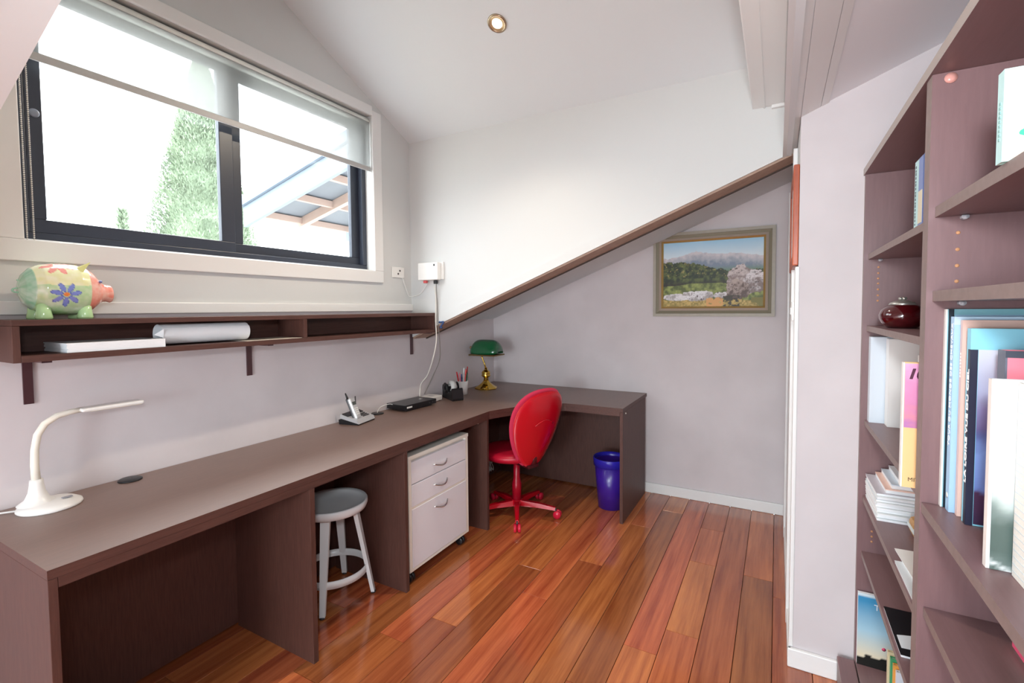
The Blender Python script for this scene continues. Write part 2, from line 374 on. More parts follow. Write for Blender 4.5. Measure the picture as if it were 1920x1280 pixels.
# header where the dormer meets the slope, with the boxed beam and the boards beside it
struct(MB().prism([(YN, 2.02), (YC, 2.02), (YC, dceil(YC)+.05), (YRID, dceil(YRID)+.05), (YN, dceil(YN)+.05)], 'x', XH, XH+.03).build('wall_header', M_CEIL))
struct(B('trim_6', M_TRIM, None, -.112, XH, YN, YC, 2.25, 2.46, bev=.004), 'white boxed beam under the dormer ceiling')
struct(B('trim_7', M_TRIM, None, -.066, -.060, YN, YC-.001, 2.246, 2.251))
struct(B('trim_8', M_TRIM, None, -.035, XH, YC-.022, YC, 2.236, 2.25, bev=.002))
for n_, (xa, xb) in enumerate(((XH-.004, .0645), (.066, .1245), (.126, .150))):
    struct(MB().prism([(xa, roof(xa)-.005), (xb, roof(xb)-.005), (xb, roof(xb)+.004), (xa, roof(xa)+.004)], 'y', YN, YC+.004 if n_ == 0 else YS).build('trim_%d' % (9+n_), M_TRIM))
# baseboards
struct(B('baseboard_back', M_TRIM, None, XW, XR, YB-.016, YB, 0, .072, bev=.004))
struct(B('baseboard_right', M_TRIM, None, XR-.014, XR, YS-.014, YB-.016, 0, .072, bev=.004))
struct(B('baseboard_stub', M_TRIM, None, XR-.014, XB-.048, YS-.016, YS, 0, .072, bev=.004))
# door in the right wall, seen almost edge on
dr = node('door_1'); struct(dr)
B('door_leaf', M_TRIM, dr, XR-.006, XR+.004, 2.35, 3.12, .005, 1.96); B('architrave', M_TRIM, dr, XR-.016, XR, 2.27, 2.345, .005, 2.0, bev=.003); B('architrave', M_TRIM, dr, XR-.016, XR, 3.125, 3.2, .005, 2.0, bev=.003)
struct(B('trim_12', M_TRIM, None, XR-.010, XR+.004, YS-.003, YS+.06, .073, 1.50, bev=.003))

# ---- dormer window: black aluminium slider
win = node('window_1', (XW-.07, 1.35, WZ0)); struct(win)
XF0, XF1 = -2.262, -2.196
B('frame_bar', M_BLACKAL, win, XF0, XF1, WY0, WY1, WZ0, 1.622, bev=.003); B('frame_bar', M_BLACKAL, win, XF0, XF1, WY0, WY1, 2.462, WZ1, bev=.003)
B('frame_bar', M_BLACKAL, win, XF0, XF1, WY0, .628, 1.622, 2.462, bev=.003); B('frame_bar', M_BLACKAL, win, XF0, XF1, 2.082, WY1, 1.622, 2.462, bev=.003)
def sash(y0, y1, x0, x1, wl, wr):
    s = node('sash', (x0, y0, 1.62)); s.parent = win; s.location = s.location-WL[win]
    z0, z1 = 1.622, 2.462
    B('sash_bar', M_BLACKAL, s, x0, x1, y0, y1, z0, 1.668, bev=.003); B('sash_bar', M_BLACKAL, s, x0, x1, y0, y1, 2.425, z1, bev=.003)
    B('sash_bar', M_BLACKAL, s, x0, x1, y0, y0+wl, 1.668, 2.425, bev=.003); B('sash_bar', M_BLACKAL, s, x0, x1, y1-wr, y1, 1.668, 2.425, bev=.003)
    B('pane', M_GLASS, s, (x0+x1)/2-.003, (x0+x1)/2+.003, y0+wl, y1-wr, 1.668, 2.425); return s
s1 = sash(.628, 1.318, -2.226, -2.200, .045, .062); s2 = sash(1.30, 2.082, -2.256, -2.230, .072, .055)
MB().lathe([(.014, 0), (.014, .004), (.010, .006), (.001, .006)], c=(-2.200, .652, 2.02), axis='x', seg=20).build('latch', mat('grey_latch', '#7f8694', .3), s1)
struct(B('trim_13', M_TRIM, None, XW-.055, XW+.004, WY0, WY1, WZ0-.004, WZ0+.004, bev=.002))   # sill board
# unseen window added behind the camera to let in fill daylight
rw = node('added_rear_window', ((RW[0]+RW[1])/2, YREAR-.05, RW[2])); struct(rw)
for xa, xb, za, zb in ((RW[0], RW[1], RW[2], RW[2]+.05), (RW[0], RW[1], RW[3]-.05, RW[3]), (RW[0], RW[0]+.05, RW[2]+.05, RW[3]-.05), (RW[1]-.05, RW[1], RW[2]+.05, RW[3]-.05), (-.78, -.72, RW[2]+.05, RW[3]-.05)):
    B('frame_bar', M_BLACKAL, rw, xa, xb, YREAR-.08, YREAR-.03, za, zb)
for xa, xb in ((RW[0]+.05, -.78), (-.72, RW[1]-.05)): B('pane', M_GLASS, rw, xa, xb, YREAR-.057, YREAR-.053, RW[2]+.05, RW[3]-.05)

# ================================================================== FURNITURE
# ---- the long L-shaped desk
XD, YD0, YD1, XDE, YDF, HD = -1.537, .438, 2.440, -.832, 2.871, .73
XP = -2.024
desk = thing('corner_desk', (-1.8, 1.9, 0), 'long dark wenge L-shaped desk built along the window wall and into the far corner', 'desk')
G = .003
edge = [(XW+G, YD0), (XD, YD0), (XD, YD1), (-1.50, 2.53), (-1.457, 2.613), (-1.39, 2.72), (-1.30, 2.82), (-1.215, 2.868), (-1.10, YDF), (XDE, YDF), (XDE, YB-G), (XW+G, YB-G)]
top = MB().prism(edge, 'z', HD-.024, HD, mi=[1, 0]+[1]*len(edge)).build('worktop', [M_TOP, M_WENGE], desk)
ein = [(XD, YD0+.0195), (XD, YD1), (-1.50, 2.53), (-1.457, 2.613), (-1.39, 2.72), (-1.30, 2.82), (-1.215, 2.868), (-1.10, YDF), (XDE-.0205, YDF)]
def off(p, d): return [(x-d*(1 if i < 2 else .75 if i < 6 else .4 if i < 7 else 0), y+d*(0 if i < 2 else .6 if i < 6 else .9 if i < 7 else 1)) for i, (x, y) in enumerate(p)]
MB().prism(ein+off(ein, .022)[::-1], 'z', HD-.050, HD-.0245).build('fascia', M_WENGE, desk)
zp = HD-.0505
B('end_panel', M_WENGEV, desk, XW+.02, XD, YD0, YD0+.019, 0, zp+.0255, bev=.001)
for y in (1.168, 1.684, 2.408): B('divider_panel', M_WENGEV, desk, XP+.001, XD-.0005, y, y+.022, 0, zp, bev=.001)
B('end_panel', M_WENGEV, desk, XDE-.020, XDE, YDF, 3.44, 0, zp+.0255, bev=.001)
B('back_panel', M_WENGEV, desk, XP-.016, XP, YD0+.02, 3.36, .012, zp)
B('back_panel', M_WENGEV, desk, XP+.001, XDE-.021, 3.36, 3.376, .012, zp)
for (x, y) in ((-2.098, .835), (-2.10, 2.075)):
    gm = MB().lathe([(.037, HD), (.037, HD+.004), (.033, HD+.006), (.001, HD+.006)], c=(x, y, 0), seg=24).build('cable_grommet', M_BLACK, desk)
    B('slot', M_DGREY, gm, x-.012, x+.012, y+.006, y+.028, HD+.0055, HD+.0065)
for (x, y, z) in ((-1.60, 2.4075, .655), (-.8318, 2.93, .69)):
    MB().ball((x, y, z), .005, u=8, v=6).build('screw_cap', M_CREAM, desk)

# ---- drawer pedestal on castors
PX, PY0, PY1, PZ0, PZ1 = -1.56, 1.737, 2.240, .062, .640
ped = thing('drawer_pedestal', (-1.78, 1.99, 0), 'cream three-drawer pedestal on black castors under the desk beside the white stool', 'drawer unit')
B('carcass', M_CREAM, ped, XP+.03, PX-.019, PY0, PY1, PZ0, PZ1-.02, bev=.002)
B('top_board', M_CREAM, ped, XP+.03, PX+.002, PY0-.002, PY1+.002, PZ1-.02, PZ1, bev=.002)
for bx in ((PY0, PY0+.020, PZ0, PZ1-.02), (PY1-.022, PY1, PZ0, PZ1-.02), (PY0+.02, PY1-.022, PZ0, .076)): B('face_frame', M_CREAM, ped, PX-.019, PX-.001, *bx)
for za, zb, hz in ((.497, .607, .545), (.384, .492, .438), (.078, .371, .322)):
    d = B('drawer_front', M_DRAWER, ped, PX-.0185, PX+.001, PY0+.022, PY1-.024, za, zb, bev=.002)
    pth = [(PX+.001+.022*math.sin(PI*k/10), 1.925+.115*k/10, hz+.004-.012*math.sin(PI*k/10)) for k in range(11)]
    MB().tube(pth, [.003+.0016*math.sin(PI*k/10) for k in range(11)], 8).build('handle', M_CHROME, d)
B('drawer_rail', M_CREAM, ped, PX-.012, PX-.002, PY0+.02, PY1-.022, .371, .385)
for (x, y) in ((PX-.03, PY0+.03), (PX-.03, PY1-.045), (XP+.07, PY0+.035), (XP+.07, PY1-.04)):
    c = MB().lathe([(.010, 0), (.010, .018), (.004, .018)], c=(x, y, PZ0-.0185), seg=12).build('castor', M_DGREY, ped)
    for s in (-1, 1): MB().lathe([(.001, -.008), (.019, -.008), (.0235, -.005), (.0235, .005), (.019, .008), (.001, .008)], c=(x, y+s*.010, .0238), axis='y', seg=20).build('wheel', M_BLACK, c)

# ---- white stool
STX, STY = -1.836, 1.516
st = thing('round_stool', (STX, STY, 0), 'white metal round stool with dished seat and ring footrest under the desk', 'stool', rz=math.radians(34))
M_STOOL = mat('glossy_white_enamel', '#f0f4f5', .25)
MB().lathe([(.001, .432), (.08, .433), (.125, .438), (.145, .447), (.156, .458), (.160, .452), (.160, .436), (.152, .418), (.13, .410), (.001, .408)], seg=48).build('seat', M_STOOL, st, local=True)
for k in range(4):
    a = k*PI/2; ca, sa = math.cos(a), math.sin(a); pr = []
    for (r, z, hw, hd) in ((.105, .415, .021, .010), (.180, .008, .012, .008)):
        for (u_, v_) in ((-1, -1), (1, -1), (1, 1), (-1, 1)):
            x, y = r+v_*hd, u_*hw; pr.append((x*ca-y*sa, x*sa+y*ca, z))
    MB().add(pr, [(0, 1, 2, 3), (4, 5, 6, 7)]+[(i, (i+1) % 4, 4+(i+1) % 4, 4+i) for i in range(4)]).build('leg', M_STOOL, st, local=True)
    lg = MB().lathe([(.011, 0), (.012, .009), (.001, .0095)], c=(.181*ca, .181*sa, 0), seg=12).build('foot', M_DGREY, st, local=True)
MB().lathe([(.150, .112), (.155, .112), (.155, .146), (.150, .146), (.150, .112)], seg=48, cap=False).build('footrest_ring', M_STOOL, st, local=True)

# ---- red swivel chair
ch = thing('office_chair', (-1.500, 2.712, 0), 'red swivel office chair with rounded backrest pushed into the desk corner', 'chair', rz=math.atan2(.36, -.93))
ba = ch.rotation_euler.z
MB().lathe([(.001, .095), (.034, .095), (.038, .075), (.036, .055), (.001, .052)], seg=24).build('base_hub', M_RED, ch, local=True)
for k in range(5):
    a = math.radians(-61+72*k)-ba; ca, sa = math.cos(a), math.sin(a); pr = []
    for (r, z, hw, hd) in ((.02, .075, .022, .018), (.15, .072, .018, .013), (.262, .060, .013, .009)):
        for (u_, v_) in ((-1, -1), (1, -1), (.7, 1), (-.7, 1)): pr.append((r*ca-u_*hw*sa, r*sa+u_*hw*ca, z+v_*hd))
    fs = [(0, 1, 2, 3), (8, 9, 10, 11)]+[(q*4+i, q*4+(i+1) % 4, q*4+4+(i+1) % 4, q*4+4+i) for q in range(2) for i in range(4)]
    lg = MB().add(pr, fs).build('base_arm', M_RED, ch, local=True)
    cx_, cy_ = .262*ca, .262*sa
    MB().lathe([(.006, .03), (.006, .064), (.001, .064)], c=(cx_, cy_, 0), seg=10).build('stem', M_DGREY, lg, local=True)
    wb = MB()
    for s in (-1, 1):
        tmp = MB().lathe([(.001, -.011), (.017, -.011), (.0245, -.006), (.0255, .002), (.0245, .008), (.001, .009)], axis='y', seg=20)
        R_ = Matrix.Translation((cx_-s*.013*sa*1+.012*ca, cy_+s*.013*ca+.012*sa, .0258)) @ Matrix.Rotation(a, 4, 'Z') @ Matrix.Scale(s, 4, (0, 1, 0))
        tmp.xf(R_); wb.add(tmp.v, tmp.f, 0, True)
    wb.build('castor', mat('bright_red_castor', '#d31f3d', .25), lg, local=True)
MB().lathe([(.001, .09), (.030, .09), (.031, .20), (.024, .23), (.022, .24), (.020, .38), (.001, .38)], seg=24).build('gas_column', mat('dark_red_plastic', '#a50c24', .3), ch, local=True)
MB().box(-.17, .08, -.045, .045, .345, .366, bev=.006).build('seat_plate', mat('dark_maroon_metal', '#4a0c14', .4), ch, local=True)
MB().lathe([(.001, .366), (.15, .367), (.185, .375), (.203, .392), (.206, .408), (.195, .424), (.16, .432), (.08, .434), (.001, .433)], c=(.055, 0, 0), seg=48, sx=1.02, sy=.98).build('seat_cushion', M_REDS, ch, local=True)
def pad(front, back, xoff, sc, zc, name, m):
    vs = []; fs = []; NR, NT = 10, 48
    def pt(r, th, side):
        cz = math.cos(th); z = .250*cz*sc*r; y = math.copysign(abs(math.sin(th))**.82, math.sin(th))*(.188+.056*cz)*sc*r
        bul = (1-r**3.2)
        x = xoff-.182-.30*(z-.02)+.8*y*y + (front*bul if side > 0 else -back*bul)
        return (x, y, zc+z)
    for side in (1, -1):
        o = len(vs); vs.append(pt(0, 0, side))
        for k in range(1, NR+1):
            for i in range(NT): vs.append(pt(k/NR, 2*PI*i/NT, side))
        for i in range(NT): fs.append((o, o+1+i, o+1+(i+1) % NT))
        for k in range(NR-1):
            for i in range(NT): fs.append((o+1+k*NT+i, o+1+(k+1)*NT+i, o+1+(k+1)*NT+(i+1) % NT, o+1+k*NT+(i+1) % NT))
    h = len(vs)//2
    for i in range(NT): a_, b_ = 1+(NR-1)*NT+i, 1+(NR-1)*NT+(i+1) % NT; fs.append((a_, b_, b_+h, a_+h))
    return MB().add(vs, fs, 0, True).build(name, m, ch, local=True)
pad(.060, .002, -.020, 1.04, .606, 'backrest_cushion', M_PINK)
shell = pad(.0, .034, -.046, 1.0, .598, 'backrest_shell', M_RED)
MB().tube([(-.2705+.8*(-.075+.15*k/10)**2-.30*.03*math.sin(PI*k/10), -.075+.15*k/10, .640+.03*math.sin(PI*k/10)) for k in range(11)], .004, 6).build('moulded_ridge', M_RED, shell, local=True)
MB().tube([(-.06, 0, .352), (-.13, 0, .352), (-.175, 0, .38), (-.190, 0, .46)], [.016, .018, .018, .014], 10, flat=.6).build('back_bracket', mat('dark_maroon_metal', '#4a0c14', .4), ch, local=True)

# ---- waste bin
M_BIN = mat('purple_plastic', '#3a1c8e', .3, 0, .5, .2)
bn = thing('waste_bin', (-.982, 3.10, 0), 'purple plastic waste bin standing under the right end of the desk', 'bin')
MB().lathe([(.001, .004), (.084, .004), (.110, .318), (.106, .318), (.082, .010), (.001, .010)], seg=40).build('bucket', M_BIN, bn, local=True)
MB().lathe([(.109, .290), (.117, .292), (.119, .338), (.117, .345), (.112, .345), (.109, .315), (.109, .290)], seg=40, cap=False).build('rim', mat('blue_violet_plastic', '#2b24a4', .25), bn, local=True)

# ---- open wall shelf
SX0, SX1, SY0, SY1, SZ0, SZ1 = XW+.003, -1.94, .504, 2.438, 1.205, 1.331
sh = thing('wall_shelf', (-2.04, 1.47, SZ0), 'long dark wenge box shelf mounted on the wall below the window', 'shelf')
B('top_board', M_WENGE, sh, SX0, SX1, SY0, SY1, SZ1-.018, SZ1, bev=.001); B('bottom_board', M_WENGE, sh, SX0, SX1, SY0+.018, SY1-.018, SZ0, SZ0+.020, bev=.001)
B('end_board', M_WENGEV, sh, SX0, SX1, SY0, SY0+.0175, SZ0, SZ1-.0185, bev=.001); B('end_board', M_WENGEV, sh, SX0, SX1, SY1-.0175, SY1, SZ0, SZ1-.0185, bev=.001)
B('back_board', M_WENGE, sh, SX0, SX0+.010, SY0+.018, SY1-.018, SZ0+.0205, SZ1-.0185)
B('divider', M_WENGEV, sh, SX0+.0105, SX1-.001, 1.466, 1.486, SZ0+.0205, SZ1-.0185, bev=.001)
for y in (.575, 1.312, 2.420):
    wd = .024
    MB().prism([(XW+.002, 1.055), (XW+.008, 1.055), (XW+.008, SZ0-.008), (-1.975, SZ0-.008), (-1.975, SZ0-.001), (XW+.002, SZ0-.001)], 'y', y, y+wd).build('bracket', M_BRKT, sh)

# ---- bookcase
bk = thing('bookcase', (.41, 1.2, 0), 'tall plum-brown open bookcase with adjustable shelves along the right wall', 'bookcase')
BX1 = XRR-.004; ZT = 1.822; BY0 = .36
def board(name, x0, y0, y1, z0, z1, m=M_PLUM, x1=BX1-.008):
    mb = MB().box(x0, x1, y0, y1, z0, z1, mi=[0, 0, 0, 0, 1, 0]); return mb.build(name, [m, M_EDGE], bk)
def upright(y0, y1): 
    mb = MB().box(XB, BX1-.008, y0, y1, 0, ZT-.0225, mi=[0, 0, 0, 0, 1, 0]); return mb.build('upright', [M_PLUMV, M_EDGE], bk)
u_far = upright(YS-.021, YS-.002); u_mid = upright(1.209, 1.247); u_near = upright(BY0, BY0+.02)
MB().box(XB-.004, BX1, BY0, YS-.002, ZT-.022, ZT, mi=[0, 0, 0, 0, 1, 0]).build('top_board', [M_PLUM, mat('pale_grey_edge_strip', '#a89d98', .5)], bk)
B('back_board', M_PLUMV, bk, BX1-.0075, BX1, BY0, YS-.002, .1, ZT-.0225)
F1, F2, N1, N2 = 1.2475, YS-.0215, BY0+.0205, 1.2085
SHF = {'a': 1.530, 'b': 1.287, 'c': .962, 'd': .697, 'e': .500}
for k_, z in SHF.items(): board('shelf', XB+.012, F1, F2, z-.018, z)
SHN = {'p': 1.545, 'q': 1.382, 'r': .960, 's': .747, 't': .45}
for k_, z in SHN.items(): board('shelf', XB+.002 if k_ == 'r' else XB+.010, N1, N2, z-.020, z)
for y0, y1 in ((F1, F2), (N1, N2)): board('base_shelf', XB+.002, y0, y1, .087, .105)
board('plinth', .208, BY0, YS-.024, .0, .0865, x1=XB+.03)
B('plinth_cover', M_PLUM, bk, .206, XB-.001, BY0, YS-.024, .087, .102, bev=.002)
def pins(parent, x, y, zs):
    for z in zs: MB().lathe([(.001, 0), (.0035, 0), (.0035, .0015), (.001, .0015)], c=(x, y-.0015, z), axis='y', seg=8).build('pin_hole', mat('raw_pine_hole', '#c08a62', .7), parent)
pins(u_mid, .303, 1.209, [1.493, 1.461, 1.430, 1.40]); pins(u_far, .299, YS-.021, [1.485, 1.465, 1.447, 1.43, 1.41, 1.39, 1.372, .575, .557, .539])
MB().lathe([(.001, 0), (.010, 0), (.009, .002), (.001, .003)], c=(.285, 1.2062, 1.787), axis='y', seg=16).build('screw_cover', mat('pinkish_screw_cover', '#d99a90', .3), u_mid)
for (x, y, z) in ((.310, 1.201, SHN['p']-.027), (.310, 1.201, SHN['q']-.027), (.302, 1.988, SHF['a']-.025)):
    MB().box(x-.006, x+.006, y-.006, y+.007, z, z+.0065, bev=.002).lathe([(.004, -.008), (.004, .008)], c=(x, y, z+.002), axis='y', seg=10).build('shelf_support', mat('clear_grey_plastic', '#b9bcc2', .15), bk)

# ================================================================== BOOKS AND MAGAZINES
def book(name, label, x0, y0, z0, d, t, h, cover, cat='book', group=None, spine=None, tilt=0, pages=M_PAGES, hard=.0025):
    """stands upright with the spine towards -x; covers face -y (front) and +y (back)"""
    b = thing(name, (x0, y0, z0), label, cat, group)
    MB().box(.0, hard, 0, t, 0, h).build('spine', spine or cover, b, local=True)
    MB().box(hard, d, 0, hard, 0, h).build('cover', cover, b, local=True)
    MB().box(hard, d, t-hard, t, 0, h).build('cover', cover, b, local=True)
    MB().box(hard, d-.004, hard, t-hard, .003, h-.003).build('pages', pages, b, local=True)
    if tilt: b.rotation_euler = (tilt, 0, 0)
    return b
def plate(name, m, parent, x0, x1, y0, y1, z0, z1): return MB().box(x0, x1, y0, y1, z0, z1).build(name, m, parent, local=True)
def m_(h, r=.35): return mat('print_'+h.strip('#'), h, r)
E_ = .0006
def painted_cover(name, parent, x0, x1, z0, z1, fn, nx=40, nz=60, y=-.0009):
    vs = [(x0+(x1-x0)*i/nx, y, z0+(z1-z0)*j/nz) for j in range(nz+1) for i in range(nx+1)]; fs = [(j*(nx+1)+i, j*(nx+1)+i+1, (j+1)*(nx+1)+i+1, (j+1)*(nx+1)+i) for j in range(nz) for i in range(nx)]
    o = MB().add(vs, fs).build(name, vcol('printed_cover', .3), parent, local=True)
    return paint(o, lambda co: fn((co[:, 0]-x0)/(x1-x0), (co[:, 2]-z0)/(z1-z0)))
def bands(stops, noise=0, seed=1, f=8):
    P = np.array([p for p, _ in stops]); C = np.array([l3(h) for _, h in stops])
    def fn(u, v):
        q = v+noise*(fbm(u+1, v*1.5+1, f, seed)-.5)
        return np.stack([np.interp(q, P, C[:, k]) for k in range(3)], 1)
    return fn
# -- near bay, big illustrated volumes on the middle shelf (far one first)
zr = SHN['r']+.0005
b1 = book('book', 'tall white-spined book with teal cover standing against the bookcase upright', .286, 1.196, zr, .235, .0115, .386, m_('#7fb3bd'), spine=m_('#f3efe6'))
plate('cover_band', m_('#12202c'), b1, .004, .012, -E_, 0, .0, .386); plate('cover_picture', m_('#a9cbe2'), b1, .013, .22, -E_, 0, .30, .375); plate('cover_picture', m_('#8fb9a5'), b1, .013, .22, -E_, 0, .005, .10)
b2 = book('book', 'pale blue hardback lettered with a world tour of horses along its spine', .292, 1.170, zr, .235, .019, .372, m_('#9fc3e4'))
lettering('title', 'TOUR DU MONDE DES CHEVAUX', .0125, m_('#ffffff'), b2, (-.0006, .0045, .125), (0, 0, 1), (0, 1, 0), fit=.235, local=True)
plate('cover_border', m_('#bcd6ea'), b2, .0, .235, -E_, 0, .357, .372); plate('cover_picture', m_('#8b6c50'), b2, .02, .10, -E_, 0, .2, .355); plate('cover_picture', m_('#c9a88f'), b2, .102, .20, -E_, 0, .2, .355)
MB().lathe([(.001, 0), (.006, 0), (.001, .001)], c=(-.0005, .010, .03), axis='x', seg=12).build('spine_badge', m_('#f3f0e6'), b2, local=True)
b3 = book('book', 'slim dusty pink book squeezed between two blue volumes', .300, 1.154, zr, .225, .011, .366, m_('#d9b5a8'))
for k in range(8): plate('spine_mark', m_('#f6e6d8'), b3, -E_, 0, .004, .007, .26+k*.006, .2635+k*.006)
b4 = book('book', 'cyan book about the Loire seen from the sky with a river photograph on its cover', .302, 1.117, zr, .245, .0185, .352, m_('#8fd6ea'))
plate('cover_border', m_('#23263c'), b4, .0, .010, -E_, 0, .0, .315); plate('spine_band', m_('#1c2030'), b4, -E_*.8, 0, 0, .0105, .0, .315)
lettering('title', 'LA LOIRE VUE DU CIEL', .0125, m_('#ffffff'), b4, (-.0011, .0008, .075), (0, 0, 1), (0, 1, 0), fit=.205, local=True, bold=.0004)
painted_cover('cover_picture', b4, .0105, .235, .003, .315, bands([(0, '#3c2c48'), (.17, '#4a2f4c'), (.19, '#6d86c4'), (.42, '#7d9bd6'), (.50, '#5a679c'), (.56, '#6c6590'), (.66, '#8a86b4'), (.76, '#a9b0cc'), (1, '#cdd2de')], .10, 4))
b5 = book('book', 'dark grey ring folder with a pink cover half hidden behind pale books', .322, 1.035, zr, .23, .030, .320, m_('#f08a9a'), spine=m_('#6d7280'))
plate('cover_border', m_('#4a4e5a'), b5, .0, .23, -E_, 0, .309, .320); plate('cover_band', m_('#ecd6b0'), b5, .03, .036, -E_*1.2, 0, .22, .285)
b6 = book('book', 'white paperback with a misty dark green landscape on its cover', .280, .944, zr, .20, .0125, .284, m_('#e9ecec'), spine=m_('#efe6df'))
painted_cover('cover_picture', b6, .004, .195, .0, .284, bands([(0, '#5f6f69'), (.03, '#dfe5e3'), (.05, '#6c7b76'), (.10, '#52625c'), (.22, '#55655f'), (.32, '#8b9994'), (.38, '#c4ceca'), (.5, '#e2e7e6'), (1, '#eceeee')], .12, 9))
b7 = book('book', 'thick pale paperback with ruffled page edges nearest the camera on the middle shelf', .306, .895, zr, .20, .040, .282, m_('#e8eef0'), spine=M_PAGES)
for k in range(26): plate('page_line', m_('#cfd8dc'), b7, -.0004, .0, .002, .038, .008+k*.0105, .0092+k*.0105)
# -- near bay, top: practical gardening style book leaning cover-out
b8 = book('book', 'mint green book with a green tree on its cream cover leaning on the upper shelf', .262, .878, SHN['p']+.0005, .16, .020, .122, m_('#bfe6da'), spine=m_('#c3e9e8'))
plate('cover_picture', m_('#e9d9c3'), b8, .010, .158, -E_, 0, .003, .098)
lettering('title', 'prac', .016, m_('#7aa59c'), b8, (.030, -E_, .102), (1, 0, 0), (0, 0, 1), shear=.3, local=True)
for k in range(9): plate('spine_mark', m_('#86b7b4'), b8, -E_, 0, .008, .013, .03+k*.006, .0335+k*.006)
tm = MB()
for (x, z, rx, rz) in ((.030, .036, .014, .006), (.045, .044, .016, .008), (.055, .056, .016, .008), (.068, .068, .018, .009), (.06, .036, .02, .007), (.08, .05, .02, .012), (.10, .06, .02, .015), (.12, .045, .02, .01)):
    tm.lathe([(.001, 0), (1, 0), (1, .0006)], c=(0, 0, 0), axis='y', seg=14) if False else None
    n0 = 14; vs = [(x+rx*math.cos(2*PI*i/n0)*(1+.12*math.sin(5*i)), -E_*2.2, z+rz*math.sin(2*PI*i/n0)) for i in range(n0)]+[(x+rx*math.cos(2*PI*i/n0), -E_, z+rz*math.sin(2*PI*i/n0)) for i in range(n0)]
    tm.add(vs, [tuple(range(n0))]+[(i, (i+1) % n0, n0+(i+1) % n0, n0+i) for i in range(n0)])
tm.build('printed_tree', m_('#49b79a'), b8, local=True)
# -- near bay, small box on the lower shelf
bx = thing('tissue_packet', (.41, 1.09, SHN['s']+.0005), 'small white and pink packet at the back of the lower shelf', 'packet')
B('packet_body', m_('#f0f2f0'), bx, .375, .445, 1.05, 1.13, SHN['s']+.0005, SHN['s']+.045, bev=.004); B('pink_band', m_('#e85a7e'), bx, .374, .446, 1.049, 1.131, SHN['s']+.004, SHN['s']+.014)
# -- far bay, top compartment
za = SHF['a']+.0005
c1 = book('book', 'pale aqua book with dark spine lettering on the small upper shelf', .274, 1.365, za, .17, .040, .150, m_('#b8dfe2'))
for k in range(17): plate('spine_mark', m_('#2b3a40'), c1, -E_, 0, .027, .033, .006+k*.008, .0105+k*.008+.001*(k % 3))
c2 = book('book', 'blue and sand coloured book between an aqua and a navy book', .272, 1.325, za, .17, .036, .148, m_('#6f86bd'))
plate('spine_band', m_('#d9cfb4'), c2, -E_, 0, .002, .034, .004, .075)
c3 = book('book', 'navy blue book beside the bookcase upright on the small upper shelf', .270, 1.262, za, .17, .050, .146, m_('#2452a0'))
plate('spine_band', m_('#9fb7dd'), c3, -E_, 0, .030, .036, .02, .12)
# -- second compartment: teal book and lidded pot
zb_ = SHF['b']+.0005
book('book', 'teal book standing behind the round dark red pot', .335, 1.50, zb_, .15, .03, .20, m_('#3fae9c'))
pt = thing('lidded_pot', (.33, 1.80, zb_), 'round dark red lacquered pot with a silver lid on the bookcase shelf', 'pot')
MB().lathe([(.001, 0), (.034, 0), (.048, .010), (.056, .028), (.057, .040), (.052, .054), (.040, .066), (.026, .072), (.001, .073)], seg=40).build('bowl', mat('dark_red_lacquer', '#43060c', .12, 0, .6, .5), pt, local=True)
ld = MB().lathe([(.034, .069), (.030, .076), (.016, .082), (.006, .083), (.001, .084)], seg=32).build('lid', mat('pewter', '#b9b7b0', .35, .8), pt, local=True)
for k in range(5): MB().ball((.007*math.cos(k*1.26), .007*math.sin(k*1.26), .088), .0045, u=8, v=6).build('lid_bead', mat('pewter', '#b9b7b0', .35, .8), ld, local=True)
# -- third compartment
zc = SHF['c']+.0005
book('book', 'pale blue-white binder standing against the far end of the bookcase', .277, 1.955, zc, .22, .036, .288, m_('#d5dfe8'))
book('book', 'plain white binder standing next to the pale blue binder', .318, 1.905, zc, .20, .045, .285, m_('#eceae6'))
d3 = book('book', 'cream box file with a brown label high on its spine', .345, 1.62, zc, .18, .06, .255, m_('#ede6dd')); plate('spine_label', m_('#5d4a3e'), d3, -E_, 0, .012, .050, .18, .225)
d4 = book('book', 'pink and orange paperback numbered ten leaning beside the bookcase upright', .240, 1.285, zc, .17, .016, .270, m_('#f0c48a'), spine=m_('#f2eee8'))
painted_cover('cover_picture', d4, .003, .168, .130, .268, bands([(0, '#b878ae'), (.2, '#d98a9c'), (.35, '#cf84ac'), (.7, '#d88cb4'), (1, '#e0a4c6')], .3, 6))
lettering('title', '10', .030, m_('#4a1030'), d4, (.006, -E_*2, .236), (1, 0, 0), (0, 0, 1), shear=.25, local=True, bold=.0012); lettering('publisher', 'MITS', .012, m_('#4a3a28'), d4, (.012, -E_, .014), (1, 0, 0), (0, 0, 1), local=True)
# -- fourth compartment: pile of magazines
zd = SHF['d']+.0005
def mag(label, x0, x1, y0, y1, z0, t, cover, edge=M_PAPER, rz=0, group=None, band=None, cat='magazine'):
    cx_, cy_ = (x0+x1)/2, (y0+y1)/2
    b = thing('magazine', (cx_, cy_, z0), label, cat, group, rz)
    hx, hy = (x1-x0)/2, (y1-y0)/2
    MB().box(-hx, hx, -hy, hy, 0, t*.8).build('pages', edge, b, local=True); MB().box(-hx-.001, hx, -hy-.001, hy+.001, t*.8, t).build('cover', cover, b, local=True)
    if band: MB().box(-hx*.75, hx*.1, -hy*.8, hy*.2, t, t+.0005).build('cover_picture', band, b, local=True)
    return b
z = zd
ords = ['lowest', 'second lowest', 'third lowest', 'fourth', 'fifth', 'sixth', 'seventh', 'eighth', 'ninth', 'tenth']
cols = ['#e6ebec', '#d5dfe2', '#eef0ee', '#c9d3d6', '#edf0f0', '#dfe6e8', '#e9eceb', '#d0d8dc', '#eceff0', '#c7c3cb']
